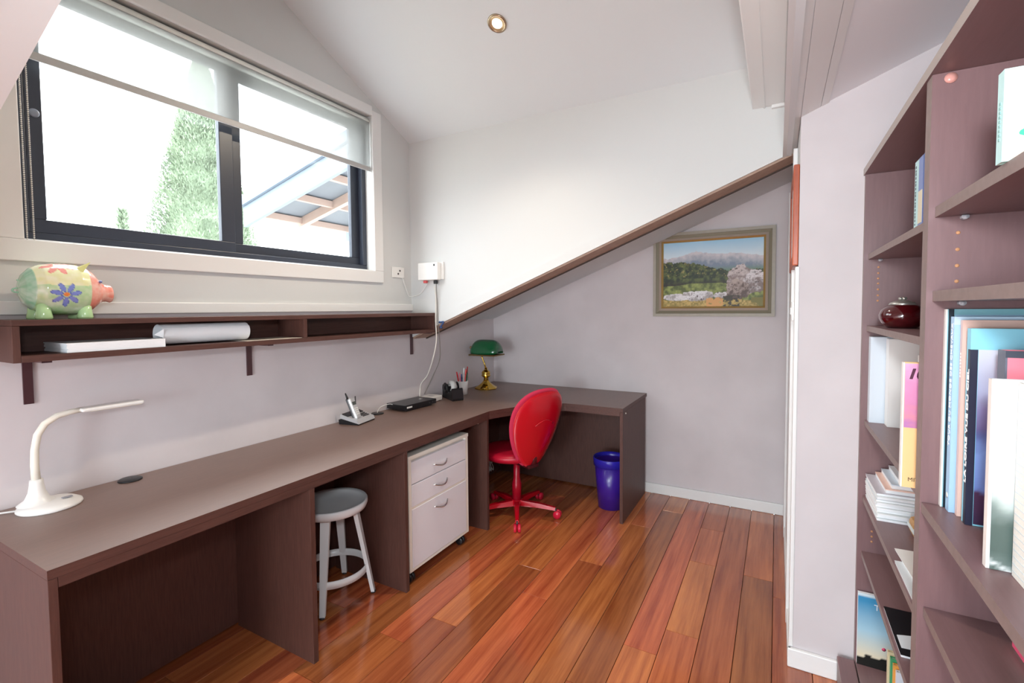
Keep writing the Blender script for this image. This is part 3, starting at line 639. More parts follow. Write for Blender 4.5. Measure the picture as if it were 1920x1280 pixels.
for k in range(10):
    t_ = .0075; mag('%s magazine of the pale pile on the lower bookcase shelf' % ords[k].capitalize(), .276+.003*rnd.random(), .49, 1.77+.012*rnd.random()+k*.0014, 1.985, z, t_, m_(cols[k]), band=m_('#a59aa6') if k == 9 else None, group='pale magazines piled in the bookcase', rz=rnd.uniform(-.015, .015)); z += t_+.0006
fd = [('peach folder lying on the magazine pile', '#f3cdbd', .302, 1.80), ('light blue booklet lying on the peach folder', '#d6e3f0', .318, 1.81), ('white booklet on top of the magazine pile', '#e4e8ef', .338, 1.83)]
for lb, c_, xa, ya in fd:
    mag(lb, xa, .49, ya, 1.975, z, .013, m_(c_), cat='booklet'); z += .0135
for lb, xa, y_ in (('thick tan wooden handle of the brush lying before the magazine pile', .335, 1.752), ):
    pass
hb = thing('wooden_box_lid', (.40, 1.70, zd), 'tan wooden tray in front of the magazine pile', 'tray')
MB().box(.345, .47, 1.665, 1.735, zd, zd+.05, bev=.012).build('tray_body', grain('tan_wood', '#a5763f', '#c99a5c', (8, 60, 60), .5), hb)
MB().box(.343, .468, 1.662, 1.734, zd+.018, zd+.030).build('paper_band', m_('#dce6e6'), hb)
# papers near the upright on the same shelf
mag('loose newspaper sheets at the near end of the lower bookcase shelf', .274, .46, 1.285, 1.50, zd, .006, m_('#dfe3e6'), band=m_('#7d8a96'), cat='newspaper')
mag('printed leaflet with a red mark lying on the newspaper sheets', .292, .46, 1.295, 1.57, zd+.0065, .004, m_('#f0ebe6'), band=m_('#d98878'), rz=.05, cat='leaflet')
# fifth compartment: black and white magazine lying flat
ze = SHF['e']+.0005
mg = mag('black magazine with a white swoosh lying on the low bookcase shelf', .277, .46, 1.425, 1.635, ze, .007, m_('#15171b'))
sw = MB(); n0 = 12
top_ = [(-.086+.16*i/n0, -.075+.035*math.sin(PI*i/n0)+.05*(1-i/n0)) for i in range(n0+1)]; bot_ = [(-.086+.16*i/n0, -.098+.012*math.sin(PI*i/n0)+.02*(1-i/n0)) for i in range(n0+1)]
sw.prism(top_+bot_[::-1], 'z', .007, .0075).build('printed_swoosh', m_('#dfe3e8'), mg, local=True)
# bottom compartment: magazines standing
zf = .1055
tb = thing('magazine', (.262, 1.975, zf), 'blue magazine with a dark skyline on its cover standing at the bookcase foot', 'magazine')
MB().box(0, .19, .0, .012, 0, .255).build('pages', M_PAPER, tb, local=True)
nx, nz = 30, 40; vs = [(.19*i/nx, -.0006, .255*j/nz) for j in range(nz+1) for i in range(nx+1)]; fs = [(j*(nx+1)+i, j*(nx+1)+i+1, (j+1)*(nx+1)+i+1, (j+1)*(nx+1)+i) for j in range(nz) for i in range(nx)]
cv = MB().add(vs, fs).build('cover', vcol('printed_cover', .3), tb, local=True)
def skycover(co):
    v = co[:, 2]/.255; u = co[:, 0]/.19
    a, b_, c_ = l3('#e8dcc0'), l3('#a9cfe0'), l3('#3f92c0')
    k1 = np.clip((v-.15)/.35, 0, 1)[:, None]; k2 = np.clip((v-.5)/.4, 0, 1)[:, None]
    c = (a*(1-k1)+b_*k1)*(1-k2)+c_*k2
    sk = v < .12+.03*(np.floor(u*9) % 2)+.02*(np.floor(u*5) % 2); c[sk] = l3('#1a1c1a'); c[(v > .95)] = l3('#d5e6ee')
    return c
paint(cv, skycover)
lettering('title', 'TH', .028, m_('#f4f8fa'), tb, (.045, -.0012, .205), (1, 0, 0), (0, 0, 1), local=True)
MB().lathe([(.001, 0), (.006, 0), (.001, .0006)], c=(.075, -.0014, .075), axis='y', seg=12).build('printed_dot', m_('#e0527a'), tb, local=True)
for k, (c_, lb) in enumerate((('#d9c7a0', 'cream'), ('#3f9a6a', 'green'), ('#e8a04a', 'orange'), ('#dfe5ee', 'white'))):
    book('magazine', 'slim %s-spined magazine standing in the lowest bookcase compartment' % lb, .300+.004*k, 1.70-.016*k, zf, .2, .012, .235-.008*k, m_(c_), cat='magazine', group='slim magazines at the bookcase foot')

# ================================================================== ON THE SHELF
# ---- piggy bank
pg = thing('piggy_bank', (-2.035, .645, SZ1), 'painted ceramic piggy bank with a blue flower standing on the wall shelf', 'piggy bank')
prof = [(.001, -.098), (.022, -.096), (.042, -.088), (.060, -.072), (.071, -.05), (.0765, -.02), (.078, .01), (.076, .035), (.070, .058), (.060, .076), (.048, .088), (.036, .098), (.029, .108), (.027, .118), (.028, .127), (.026, .131), (.001, .132)]
pp = []
for i in range(len(prof)-1):
    for q in range(10):
        tt = q/10; pp.append((prof[i][0]*(1-tt)+prof[i+1][0]*tt, prof[i][1]*(1-tt)+prof[i+1][1]*tt))
pp.append(prof[-1])
pbm = MB().lathe(pp, axis='y', seg=160)
pbm.v = [(x*.98, y, z*1.06+.095-.012*max(0, (y-.06)/.07)) for x, y, z in pbm.v]
body = pbm.build('body', vcol('painted_glaze', .12, .6, .5), pg, local=True)
def pigcol(co):
    x, y, z = co[:, 0], co[:, 1], co[:, 2]-.095
    ph_ = np.arctan2(x, z)
    n = np.clip(fbm(y*8+3, ph_*.6+2, 6, 51)*1.6-.3, 0, 1)[:, None]
    c = l3('#a9d694')*(1-n)+l3('#e2f0d4')*n
    yl = l3('#ecebb0')*(1-n)+l3('#f7f5de')*n; k = z > .012; c[k] = yl[k]
    mn = l3('#98d2ae')*(1-n)+l3('#d8efe0')*n; k = y < -.070; c[k] = mn[k]
    rd = l3('#f0826e')*(1-n)+l3('#f8c4b2')*n; k = y > .056; c[k] = rd[k]
    def flower(a, b, R, npet, col, edge, mask, rot=0):
        for lim, cc_ in ((1.0, edge), (.76, col)):
            for q in range(npet):
                t_ = rot+2*PI*q/npet; u_ = a*math.cos(t_)+b*math.sin(t_); v_ = -a*math.sin(t_)+b*math.cos(t_)
                k = mask & (((u_-R*.60)/(R*.40))**2+(v_/(R*.185))**2 < lim); c[k] = l3(cc_)
        k = mask & (np.hypot(a, b) < R*.17); c[k] = l3('#ef8f4e')
    flower(y+.008, z+.018, .038, 7, '#8496de', '#6272c0', x > .02, .2)
    flower(y+.016, .078*(ph_-.42), .042, 7, '#f2a097', '#ec857c', z > .02, .4)
    return c
paint(body, pigcol)
for (x, y) in ((.035, -.052), (-.035, -.052), (.035, .048), (-.035, .048)):
    MB().lathe([(.001, 0), (.019, 0), (.021, .006), (.018, .022), (.016, .05), (.001, .05)], c=(x, y, .0), seg=20).build('foot', mat('pale_green_glaze', '#bfe3a8', .15), pg, local=True)
for s in (1, -1):
    MB().add([(s*.030, .030, .165), (s*.058, .040, .150), (s*.052, .062, .185), (s*.040, .024, .158)], [(0, 1, 2), (0, 2, 3), (1, 3, 2), (0, 3, 1)]).build('ear', mat('yellow_glaze', '#ecea9c', .15), pg, local=True)
    MB().ball((s*.040, .090, .122), .005, u=10, v=6).build('eye', mat('blue_grey_glaze', '#7a86b4', .2), pg, local=True)
MB().tube([(0.0, -.096-.014*math.sin(k*.5), .095+.012*math.cos(k*.5)-.012+.002*k) for k in range(14)], .0028, 6).build('tail', mat('mint_glaze', '#a9dcc0', .2), pg, local=True)
# ---- papers in the shelf
zs_ = SZ0+.0205
ps = thing('paper_stack', (-2.03, .80, zs_), 'flat stack of white paper lying in the left part of the wall shelf', 'paper')
for k in range(7):
    MB().box(-.095+.001*rnd.random(), .083, -.175+.004*rnd.random(), .098, k*.0042, k*.0042+.0040).build('sheet_bundle', M_PAPER, ps, local=True)
pr = thing('paper_roll', (-2.02, 1.07, zs_+.0015), 'loosely rolled sheet of white paper lying in the wall shelf', 'paper')
n0 = 60; ro = []
for k in range(n0+1):
    a = -PI*.5+2*PI*1.35*k/n0; r = .036+.004*k/n0; ro.append((r*math.cos(a), .041+r*math.sin(a)*.98))
vs = [(x, y_, z) for (y_) in (-.162, .165) for (x, z) in ro]; m0 = n0+1
MB().add(vs, [(k, k+1, m0+k+1, m0+k) for k in range(n0)], 0, True).build('rolled_sheet', M_PAPER, pr, local=True)
MB().add([(.036, -.19, .0415), (.045, -.162, .062), (.040, -.162, .028)], [(0, 1, 2)]).build('loose_corner', M_PAPER, pr, local=True)
tag(MB().box(SX0+.03, SX1-.006, 1.20, 1.46, zs_, zs_+.0014).build('paper_sheet', mat('cream_card', '#e0d6c6', .6)), 'flat cream sheet lying in the wall shelf beside the paper roll', 'paper')

# ================================================================== ON THE DESK
HZ = HD+.0005
# ---- white desk lamp
LX, LY = -2.040, .597
wl = thing('desk_lamp', (LX, LY, HZ), 'white curved-neck desk lamp standing at the near end of the desk', 'lamp')
MB().lathe([(.001, 0), (.076, .0), (.079, .004), (.077, .010), (.062, .019), (.040, .024), (.001, .026)], seg=48).build('base', M_WHITEPL, wl, local=True)
MB().lathe([(.048, .020), (.030, .034), (.021, .055), (.017, .080), (.016, .095), (.001, .096)], c=(-.012, -.026, 0), seg=24, cap=False).build('collar', M_WHITEPL, wl, local=True)
nk = [(-.012, -.026, .09), (-.012, -.028, .14), (-.012, -.026, .19), (-.012, -.018, .235), (-.012, .000, .266), (-.012, .03, .286), (-.012, .065, .293), (-.012, .095, .294)]
MB().tube(nk, [.0115, .0105, .010, .010, .010, .010, .009, .008], 16).build('gooseneck', mat('ivory_rubber', '#e9e3d6', .5), wl, local=True)
MB().box(-.038, .018, .085, .262, .288, .301, bev=.006).build('lamp_head', M_WHITEPL, wl, local=True)
MB().box(-.032, .012, .11, .255, .2865, .2885).build('diffuser', mat('frosted_diffuser', '#d8d0be', .5), wl, local=True)
MB().box(.022, .036, .020, .046, .0245, .0275, bev=.002).build('touch_switch', mat('grey_switch', '#8f9096', .3), wl, local=True)
cb = MB().tube([(LX-.03, LY-.07, HZ+.006), (LX-.06, LY-.10, HZ+.004), (LX-.08, LY-.15, HZ+.004)], .003, 8).build('power_cord', M_WHITEPL, wl)
# ---- cordless phone
ph = thing('cordless_phone', (-2.050, 1.875, HZ), 'silver cordless phone in its answering machine base on the desk', 'phone', rz=.22); ph.scale = (.84, .84, .84)
poly = [(-.075, 0), (.070, 0), (.074, .010), (.060, .026), (-.060, .062), (-.078, .055)]
MB().prism([(x, z*.55) for x, z in poly], 'y', -.090, .090).build('base_body', M_BLACK, ph, local=True)
def deck(x): return .026+(.060-x)*.30
MB().add([(.074, -.092, .008), (.074, .092, .008), (.062, .092, .030), (.062, -.092, .030), (-.060, .092, .064), (-.060, -.092, .064), (-.066, .092, .040), (-.066, -.092, .040), (.070, -.092, .000+.006), (.070, .092, .006)],
         [(0, 1, 2, 3), (3, 2, 4, 5), (5, 4, 6, 7), (0, 3, 5, 7), (1, 6, 4, 2), (0, 7, 6, 1)]).build('top_cover', M_SILVER, ph, local=True)
def ondeck(mb, x0, x1, y0, y1, h0, h1):
    return mb.add([(x, y, deck(x)+.004+h) for h in (h0, h1) for (x, y) in ((x0, y0), (x1, y0), (x1, y1), (x0, y1))], [(0, 1, 2, 3), (4, 5, 6, 7), (0, 1, 5, 4), (1, 2, 6, 5), (2, 3, 7, 6), (3, 0, 4, 7)])
ondeck(MB(), -.055, -.012, -.085, .085, -.002, .0035).build('dark_panel', M_BLACK, ph, local=True)
ondeck(MB(), -.050, -.018, -.01, .03, .003, .005).build('red_display', mat('dark_red_display', '#7a1016', .15), ph, local=True)
for r_ in range(3):
    for c_ in range(4): ondeck(MB(), .002+r_*.016, .011+r_*.016, .008+c_*.018, .020+c_*.018, .001, .004).build('key', M_DGREY, ph, local=True)
MB().tube([(-.06, .070, .05), (-.062, .072, .10), (-.064, .073, .155)], [.005, .0042, .004], 8).build('antenna', M_DGREY, ph, local=True)
hs = node('handset'); hs.parent = ph; hs.location = (.040, -.045, .030); hs.rotation_euler = (0, math.radians(-24), 0); WL[hs] = Vector((0, 0, 0))
MB().box(-.014, .014, -.027, .027, 0, .148, bev=.012).build('handset_body', M_SILVER, hs, local=True)
MB().box(-.020, -.012, -.026, .026, .004, .150, bev=.004).build('handset_back', M_DGREY, hs, local=True)
MB().box(.0135, .0155, -.017, .017, .096, .118).build('screen', mat('lcd_grey', '#4f5652', .2), hs, local=True)
kb = MB()
for r_ in range(4):
    for c_ in range(3): kb.box(.0135, .0158, -.017+c_*.0125, -.008+c_*.0125, .030+r_*.013, .038+r_*.013)
kb.build('keypad', M_WHITEPL, hs, local=True)
MB().tube([(-.008, -.016, .145), (-.008, -.016, .165), (-.008, -.016, .188)], [.007, .006, .004], 8).build('stub_antenna', M_BLACK, hs, local=True)
# ---- modem and router
md = thing('modem', (-2.045, 2.322, HZ), 'flat black modem box with a silver top badge lying on the desk', 'modem', rz=-.06)
MB().box(-.080, .080, -.140, .140, .010, .040, bev=.003).build('case', mat('satin_black', '#131317', .3), md, local=True)
MB().box(-.065, .065, -.11, .11, .0, .0105).build('foot_plate', M_BLACK, md, local=True)
MB().lathe([(.001, .040), (.016, .040), (.014, .0412), (.001, .0414)], c=(.0, .075, 0), seg=24).build('badge', M_CHROME, md, local=True)
for (y, w_) in ((-.125, .011), (-.112, .008), (-.102, .012), (-.088, .007)): MB().box(.0802, .0808, y, y+w_, .020, .030).build('printed_mark', M_WHITEPL, md, local=True)
for y in (.07, .10, .122): MB().box(.0802, .081, y, y+.008, .019, .029).build('socket', M_DGREY, md, local=True)
rr = thing('router', (-2.065, 2.535, HZ), 'small white router box on the desk behind the black modem', 'router', rz=.1)
MB().box(-.055, .055, -.055, .055, .004, .036, bev=.004).build('case', M_WHITEPL, rr, local=True)
for (x, y) in ((-.04, -.04), (.04, -.04), (.04, .04), (-.04, .04)): MB().lathe([(.008, 0), (.008, .0045)], c=(x, y, 0), seg=10).build('rubber_foot', M_DGREY, rr, local=True)
MB().box(-.02, .02, -.02, .02, .0355, .0364).build('label_plate', M_SILVER, rr, local=True)
# ---- tape dispenser
td = thing('tape_dispenser', (-1.985, 2.672, HZ), 'black desktop tape dispenser beside the white pen cup', 'tape dispenser', rz=-.55); td.scale = (1.22, 1.22, 1.22)
pf = [(-.075, 0), (.080, 0), (.083, .012), (.074, .062), (.066, .068), (.040, .042), (.030, .036), (.010, .040), (-.02, .068), (-.045, .078), (-.072, .075), (-.078, .060)]
MB().prism(pf, 'y', -.032, .032).build('dispenser_body', M_BLACK, td, local=True)
for s in (-1, 1): MB().lathe([(.012, -.002), (.030, -.002), (.030, .002), (.012, .002)], c=(-.02, s*.0355, .062), axis='y', seg=24, cap=False).build('reel_cheek', M_BLACK, td, local=True)
MB().lathe([(.018, -.014), (.036, -.014), (.036, .014), (.018, .014), (.018, -.014)], c=(-.005, 0, .068), axis='y', seg=28, cap=False).build('tape_roll', mat('clear_tape', '#cfcfca', .2), td, local=True)
# ---- pen cup and pens
pc = thing('pen_cup', (-2.020, 2.845, HZ), 'white tapered pen cup on the desk next to the brass lamp', 'cup')
MB().lathe([(.001, 0), (.033, 0), (.041, .098), (.038, .098), (.031, .004), (.001, .004)], seg=32).build('cup', M_WHITEPL, pc, local=True)
pens = [('red', '#c8202c', -.022, -.02, .16), ('white', '#e8ecec', .000, .012, .185), ('pink', '#e87a90', -.010, -.012, .15), ('dark green', '#1f5f4a', .022, .010, .152), ('crimson', '#a8242c', .016, .020, .195), ('navy', '#223a6c', .006, -.018, .145), ('coral', '#e0605a', .024, -.006, .18)]
for nm, c_, dx, dy, h in pens:
    p_ = thing('pen', (-2.020+dx*.5, 2.845+dy*.5, HZ+.006), '%s pen standing in the white pen cup' % nm, 'pen', 'pens in the white cup')
    MB().tube([(0, 0, 0), (dx*.75, dy*.75, h*.78)], .0045, 8).build('barrel', mat('pen_'+c_[1:], c_, .3), p_, local=True)
    MB().tube([(dx*.75, dy*.75, h*.78), (dx*.97, dy*.97, h)], [.0052, .004], 8).build('cap', mat('pen_cap_'+c_[1:], c_, .3), p_, local=True)
# ---- banker's lamp
bl = thing('bankers_lamp', (-2.000, 3.13, HZ), 'brass banker lamp with a green glass shade in the far corner of the desk', 'lamp')
MB().lathe([(.001, 0), (.088, 0), (.090, .006), (.086, .012), (.064, .024), (.040, .042), (.026, .056), (.022, .064), (.001, .066)], seg=8, smooth=False).build('base', M_BRASS, bl, local=True)
MB().lathe([(.020, .062), (.018, .080), (.020, .090), (.034, .098), (.036, .106), (.030, .114), (.034, .120), (.032, .132), (.020, .142), (.012, .150), (.010, .165), (.001, .166)], seg=28).build('column', M_BRASS, bl, local=True)
MB().tube([(0, 0, .160), (-.015, 0, .20), (-.035, 0, .245), (-.040, 0, .27)], .006, 10).build('arm', M_BRASS, bl, local=True)
MB().lathe([(.001, .0), (.020, .002), (.026, .006), (.018, .012), (.001, .014)], c=(.030, -.062, .006), seg=20).build('switch_knob', M_BRASS, bl, local=True)
shd = MB(); NA, NX = 18, 24; L_ = .125
for (off_, rr_) in ((0, 1.0),):
    vs = []; fs = []
    for i in range(NX+1):
        u_ = -1+2*i/NX; rad = (1-abs(u_)**4.5)**.5 if abs(u_) < 1 else 0; rad = max(rad, .10)
        for j in range(NA+1):
            th = math.radians(-8+196*j/NA); vs.append((u_*L_+.008, math.cos(th)*.078*(rad*.5+.5), .288+math.sin(th)*.098*rad))
    for i in range(NX):
        for j in range(NA): fs.append((i*(NA+1)+j, i*(NA+1)+j+1, (i+1)*(NA+1)+j+1, (i+1)*(NA+1)+j))
    shd.add(vs, fs, 0, True)
so = shd.build('shade', M_GREENGL, bl, local=True)
sm_ = so.modifiers.new('thickness', 'SOLIDIFY'); sm_.thickness = .004
MB().box(-.108, .124, -.080, .080, .262, .272).build('shade_rim', mat('dark_brass_rim', '#7a6238', .35, .7), bl, local=True)
MB().lathe([(.001, -.034), (.010, -.032), (.012, -.022), (.006, -.016), (.007, -.006), (.014, .0), (.001, .004)], c=(-.116, 0, .318), axis='x', seg=16).build('finial', mat('copper_brass', '#a67a52', .25, 1), bl, local=True)

# ================================================================== ON THE WALLS
# ---- landscape painting
PX0, PX1, PZa, PZb = -.783, -.013, 1.292, 1.875
pa = thing('framed_painting', (-.398, YB, PZa), 'framed landscape painting of mountains and boulders on the far wall', 'painting')
def mitred(name, m, ins0, ins1, y0, y1, y0b=None):
    y0b = y0 if y0b is None else y0b
    o_ = [(PX0+ins0, PZa+ins0), (PX1-ins0, PZa+ins0), (PX1-ins0, PZb-ins0), (PX0+ins0, PZb-ins0)]; i_ = [(PX0+ins1, PZa+ins1), (PX1-ins1, PZa+ins1), (PX1-ins1, PZb-ins1), (PX0+ins1, PZb-ins1)]
    mb = MB()
    for k in range(4):
        j = (k+1) % 4
        vs = [(o_[k][0], y1, o_[k][1]), (o_[j][0], y1, o_[j][1]), (i_[j][0], y1, i_[j][1]), (i_[k][0], y1, i_[k][1]), (o_[k][0], y0, o_[k][1]), (o_[j][0], y0, o_[j][1]), (i_[j][0], y0b, i_[j][1]), (i_[k][0], y0b, i_[k][1])]
        mb.add(vs, [(0, 1, 2, 3), (4, 5, 6, 7), (0, 1, 5, 4), (1, 2, 6, 5), (2, 3, 7, 6), (3, 0, 4, 7)])
    return mb.build(name, m, pa)
fr = mitred('frame', mat('grey_green_frame', '#a39a8b', .45, noise=.05, nscale=40), 0, .020, YB-.032, YB-.001)
mitred('frame_hollow', mat('olive_grey_frame', '#857d69', .45), .0205, .040, YB-.026, YB-.001, YB-.018); mitred('frame_inner', mat('warm_grey_frame', '#a8988a', .45), .0405, .056, YB-.020, YB-.001, YB-.026)
mitred('gold_slip', mat('gilt_slip', '#c9a869', .3, .6), .0565, .068, YB-.024, YB-.001, YB-.015)
ix0, ix1, iz0, iz1 = PX0+.0685, PX1-.0685, PZa+.0685, PZb-.0685
nx, nz = 220, 150
vs = [(ix0+(ix1-ix0)*i/nx, YB-.012, iz0+(iz1-iz0)*j/nz) for j in range(nz+1) for i in range(nx+1)]
fs = [(j*(nx+1)+i, j*(nx+1)+i+1, (j+1)*(nx+1)+i+1, (j+1)*(nx+1)+i) for j in range(nz) for i in range(nx)]
cnv = MB().add(vs, fs).build('canvas', vcol('oil_paint', .5), pa)
RNG = np.random.default_rng(3)
def landscape(co):
    w_ = WL[cnv]; u = (co[:, 0]+w_.x-ix0)/(ix1-ix0); v = (co[:, 2]+w_.z-iz0)/(iz1-iz0); ua = u*1.45
    N1, N2, N3 = fbm(ua, v, 9, 1), fbm(ua, v, 22, 11), fbm(ua, v, 45, 21)
    mix = lambda a, b, k: a*(1-np.clip(k, 0, 1)[:, None])+b*np.clip(k, 0, 1)[:, None]
    one = np.ones((len(u), 1))
    c = mix(l3('#dfe9ee')*one, l3('#9cc8e2')*one, (v-.72)/.28+.15*(N1-.5))
    ridge = .755+.09*np.exp(-((u-.33)/.16)**2)+.055*np.exp(-((u-.68)/.2)**2)-.02*u+.04*(fbm(ua, u*0, 14, 5)-.5)
    m = v < ridge; mt = mix(l3('#cfc9cc')*one, l3('#7c8a9c')*one, (ridge-v)/.16+.9*(N2-.5)); mt = mix(mt, l3('#6f8a72')*one, (.62-v)/.08); c[m] = mt[m]
    ft = .69-.03*u-.13*np.clip((u-.25)/.4, 0, 1)+.07*(fbm(ua, u*0, 26, 8)-.5)
    m = v < ft; fo = mix(l3('#23301a')*one, l3('#5e6a34')*one, (N2-.42)*3.2); fo = mix(fo, l3('#a89a58')*one, ((N3-.66)*8)*(v > .45)); fo = mix(fo, l3('#2b201a')*one, (.42-v)/.1); c[m] = fo[m]
    gm_ = (v < .33+.06*np.exp(-((u-.45)/.2)**2)-.03*np.abs(u-.4)) & (v < .36); gr = mix(l3('#55602c')*one, l3('#9aa556')*one, (N2-.35)*2.5); c[gm_] = gr[gm_]
    def rock(cu, cv_, ru, rv, la, da, sd):
        n_ = fbm(ua, v, 16, sd); n2_ = fbm(ua+3, v, 34, sd+3); d_ = np.abs((u-cu)/ru)**2.4+np.abs((v-cv_)/rv)**2.2+1.3*(n_-.5); k = d_ < 1
        sh_ = mix(l3(la)*one, l3(da)*one, (.5-(v-cv_)/rv*.75+(u-cu)/ru*.25+2.6*(n_-.5)+2.4*(n2_-.5))); sh_ = mix(sh_, l3('#54443f')*one, (.40-n2_)*5); c[k] = sh_[k]
    for a_ in ((.12, .15, .11, .055), (.28, .18, .09, .05), (.42, .18, .11, .06), (.22, .11, .10, .06), (.36, .11, .12, .06), (.60, .17, .08, .045)): rock(*a_, '#e9e6e8', '#a8a09e', int(a_[0]*100))
    rock(.80, .40, .15, .20, '#cdbfbc', '#8d7a76', 31); rock(.93, .36, .12, .17, '#e2dadb', '#84736f', 37); rock(.76, .24, .11, .16, '#b8a59c', '#5d4a44', 43)
    gb = v < .085+.05*(N1-.3)+.03*np.clip((u-.4)*3, 0, 1)*(u < .62); gg = mix(l3('#8a7a35')*one, l3('#d1b268')*one, (N3-.35)*2.5); c[gb] = gg[gb]
    k = (v < .14) & (u > .45) & (u < .62) & (N2 > .42); c[k] = l3('#d9a05e'); k = (v < .16) & (u > .62) & (u < .78) & (N2 < .52); c[k] = l3('#3a3324'); k = (v < .13) & (u > .80) & (N1 > .5); c[k] = l3('#7a7434')
    return c
paint(cnv, landscape)
# ---- red timber frame hung on the right wall, seen edge on
rf = thing('timber_frame', (XR-.015, 2.28, 1.5), 'red-brown timber picture frame hanging edge-on on the narrow right wall', 'picture frame')
M_RT = grain('red_timber', '#8f4028', '#c86a48', (60, 60, 5), .4)
y0_, y1_, z0_, z1_ = 2.024, 2.50, 1.505, 1.872
for bx_ in ((y0_, y0_+.04, z0_, z1_), (y1_-.04, y1_, z0_, z1_), (y0_+.04, y1_-.04, z0_, z0_+.04), (y0_+.04, y1_-.04, z1_-.04, z1_)): B('frame_bar', M_RT, rf, XR-.020, XR-.0005, *bx_, bev=.004)
B('glass_front', mat('dark_picture', '#6a5a58', .15), rf, XR-.010, XR-.0012, y0_+.04, y1_-.04, z0_+.04, z1_-.04)
# ---- switch, socket, junction box
sw_ = thing('light_switch', (XR-.01, 2.05, 1.30), 'white light switch plate on the narrow wall edge beside the bookcase', 'switch')
B('plate', M_WHITEPL, sw_, XR-.019, XR-.0105, 2.025, 2.075, 1.302, 1.372, bev=.003); B('rocker', M_WHITEPL, sw_, XR-.023, XR-.0185, 2.04, 2.06, 1.325, 1.35, bev=.001)
so_ = thing('wall_socket', (XW+.005, 2.315, 1.56), 'white telephone socket plate on the wall right of the window', 'socket')
B('plate', M_WHITEPL, so_, XW+.001, XW+.009, 2.262, 2.370, 1.557, 1.625, bev=.003)
for (y, z) in ((2.328, 1.602), (2.312, 1.582)): MB().lathe([(.001, 0), (.006, 0), (.006, .002), (.001, .002)], c=(XW+.009, y, z), axis='x', seg=12).build('jack', M_DGREY, so_)
jb = thing('junction_box', (-1.965, YC-.03, 1.535), 'white adaptor box plugged in high on the sloping cheek corner', 'junction box')
B('wall_plate', M_WHITEPL, jb, -1.955, -1.868, YC-.012, YC-.0005, 1.545, 1.655, bev=.003)
B('adaptor_body', M_WHITEPL, jb, -2.045, -1.885, YC-.050, YC-.0125, 1.540, 1.652, bev=.006)
B('rocker', M_DGREY, jb, -1.915, -1.905, YC-.0525, YC-.0495, 1.628, 1.64); B('red_plug', mat('red_plug', '#d65a5a', .4), jb, -2.01, -1.985, YC-.04, YC-.02, 1.522, 1.5395, bev=.004); B('black_plug', M_BLACK, jb, -1.925, -1.905, YC-.042, YC-.018, 1.515, 1.5395, bev=.004)
# ---- cables
def spline(pts, n=8):
    out = []; P = [Vector(p) for p in pts]
    for i in range(len(P)-1):
        p0, p1, p2, p3 = P[max(i-1, 0)], P[i], P[i+1], P[min(i+2, len(P)-1)]
        for k in range(n):
            t_ = k/n; out.append(.5*((2*p1)+(-p0+p2)*t_+(2*p0-5*p1+4*p2-p3)*t_*t_+(-p0+3*p1-3*p2+p3)*t_**3))
    return out+[P[-1]]
tag(MB().tube(spline([(-1.925, 2.415, 1.50), (-1.928, 2.43, 1.42), (-1.930, 2.428, 1.28), (-1.930, 2.432, 1.15), (-1.96, 2.43, 1.03), (-2.03, 2.46, .92), (-2.10, 2.475, .85), (-2.112, 2.475, .765)]), .0042, 8).build('white_cable', mat('off_white_cable', '#ddd8cf', .5)), 'white power cable dropping past the shelf end to the modem', 'cable')
tag(MB().tube(spline([(-1.914, 2.418, 1.514), (-1.916, 2.428, 1.40), (-1.918, 2.436, 1.27), (-1.925, 2.46, 1.14), (-1.96, 2.50, 1.02), (-2.04, 2.525, .90), (-2.118, 2.53, .775)]), .003, 8).build('grey_cable', mat('grey_cable', '#7d7670', .5)), 'thin grey cable hanging from the adaptor box to the router', 'cable')
tag(MB().tube(spline([(XW+.012, 2.35, 1.556), (XW+.012, 2.39, 1.47), (XW+.014, 2.415, 1.44), (-2.06, YC-.012, 1.455), (-2.0, YC-.012, 1.518)]), .0022, 6).build('phone_lead', M_WHITEPL), 'thin white looped lead between the wall socket and the adaptor box', 'cable')
tag(MB().tube(spline([(-2.100, 2.075, HD+.007), (-2.10, 2.10, .765), (-2.085, 2.16, .775), (-2.08, 2.205, .758)]), .002, 6).build('short_lead', M_WHITEPL), 'short white lead from the cable grommet to the black modem', 'cable')
tag(MB().tube(spline([(-1.905, YC-.004, roof(-1.905)+.012), (-1.900, YC-.016, roof(-1.90)+.004), (-1.870, YC-.014, roof(-1.87)-.004), (-1.893, YC-.016, roof(-1.893)-.028), (-1.880, YC-.014, roof(-1.88)-.036)]), .0055, 8).build('blue_cord', mat('navy_cord', '#2d4674', .5)), 'knotted blue cord hanging from the lower end of the sloping beam', 'cord')
pl = thing('power_plug', (-1.99, 3.20, .02), 'white power plug with looped leads on the panel under the desk corner', 'plug')
B('plug_body', M_WHITEPL, pl, -2.022, -1.985, 3.16, 3.215, .125, .165, bev=.006)
for k in range(3): MB().tube(spline([(-2.0, 3.17+.012*k, .13), (-1.985, 3.14+.03*k, .09), (-2.0, 3.16+.03*k, .055), (-2.01, 3.19, .07+.02*k)]), .003, 6).build('lead', M_WHITEPL, pl)

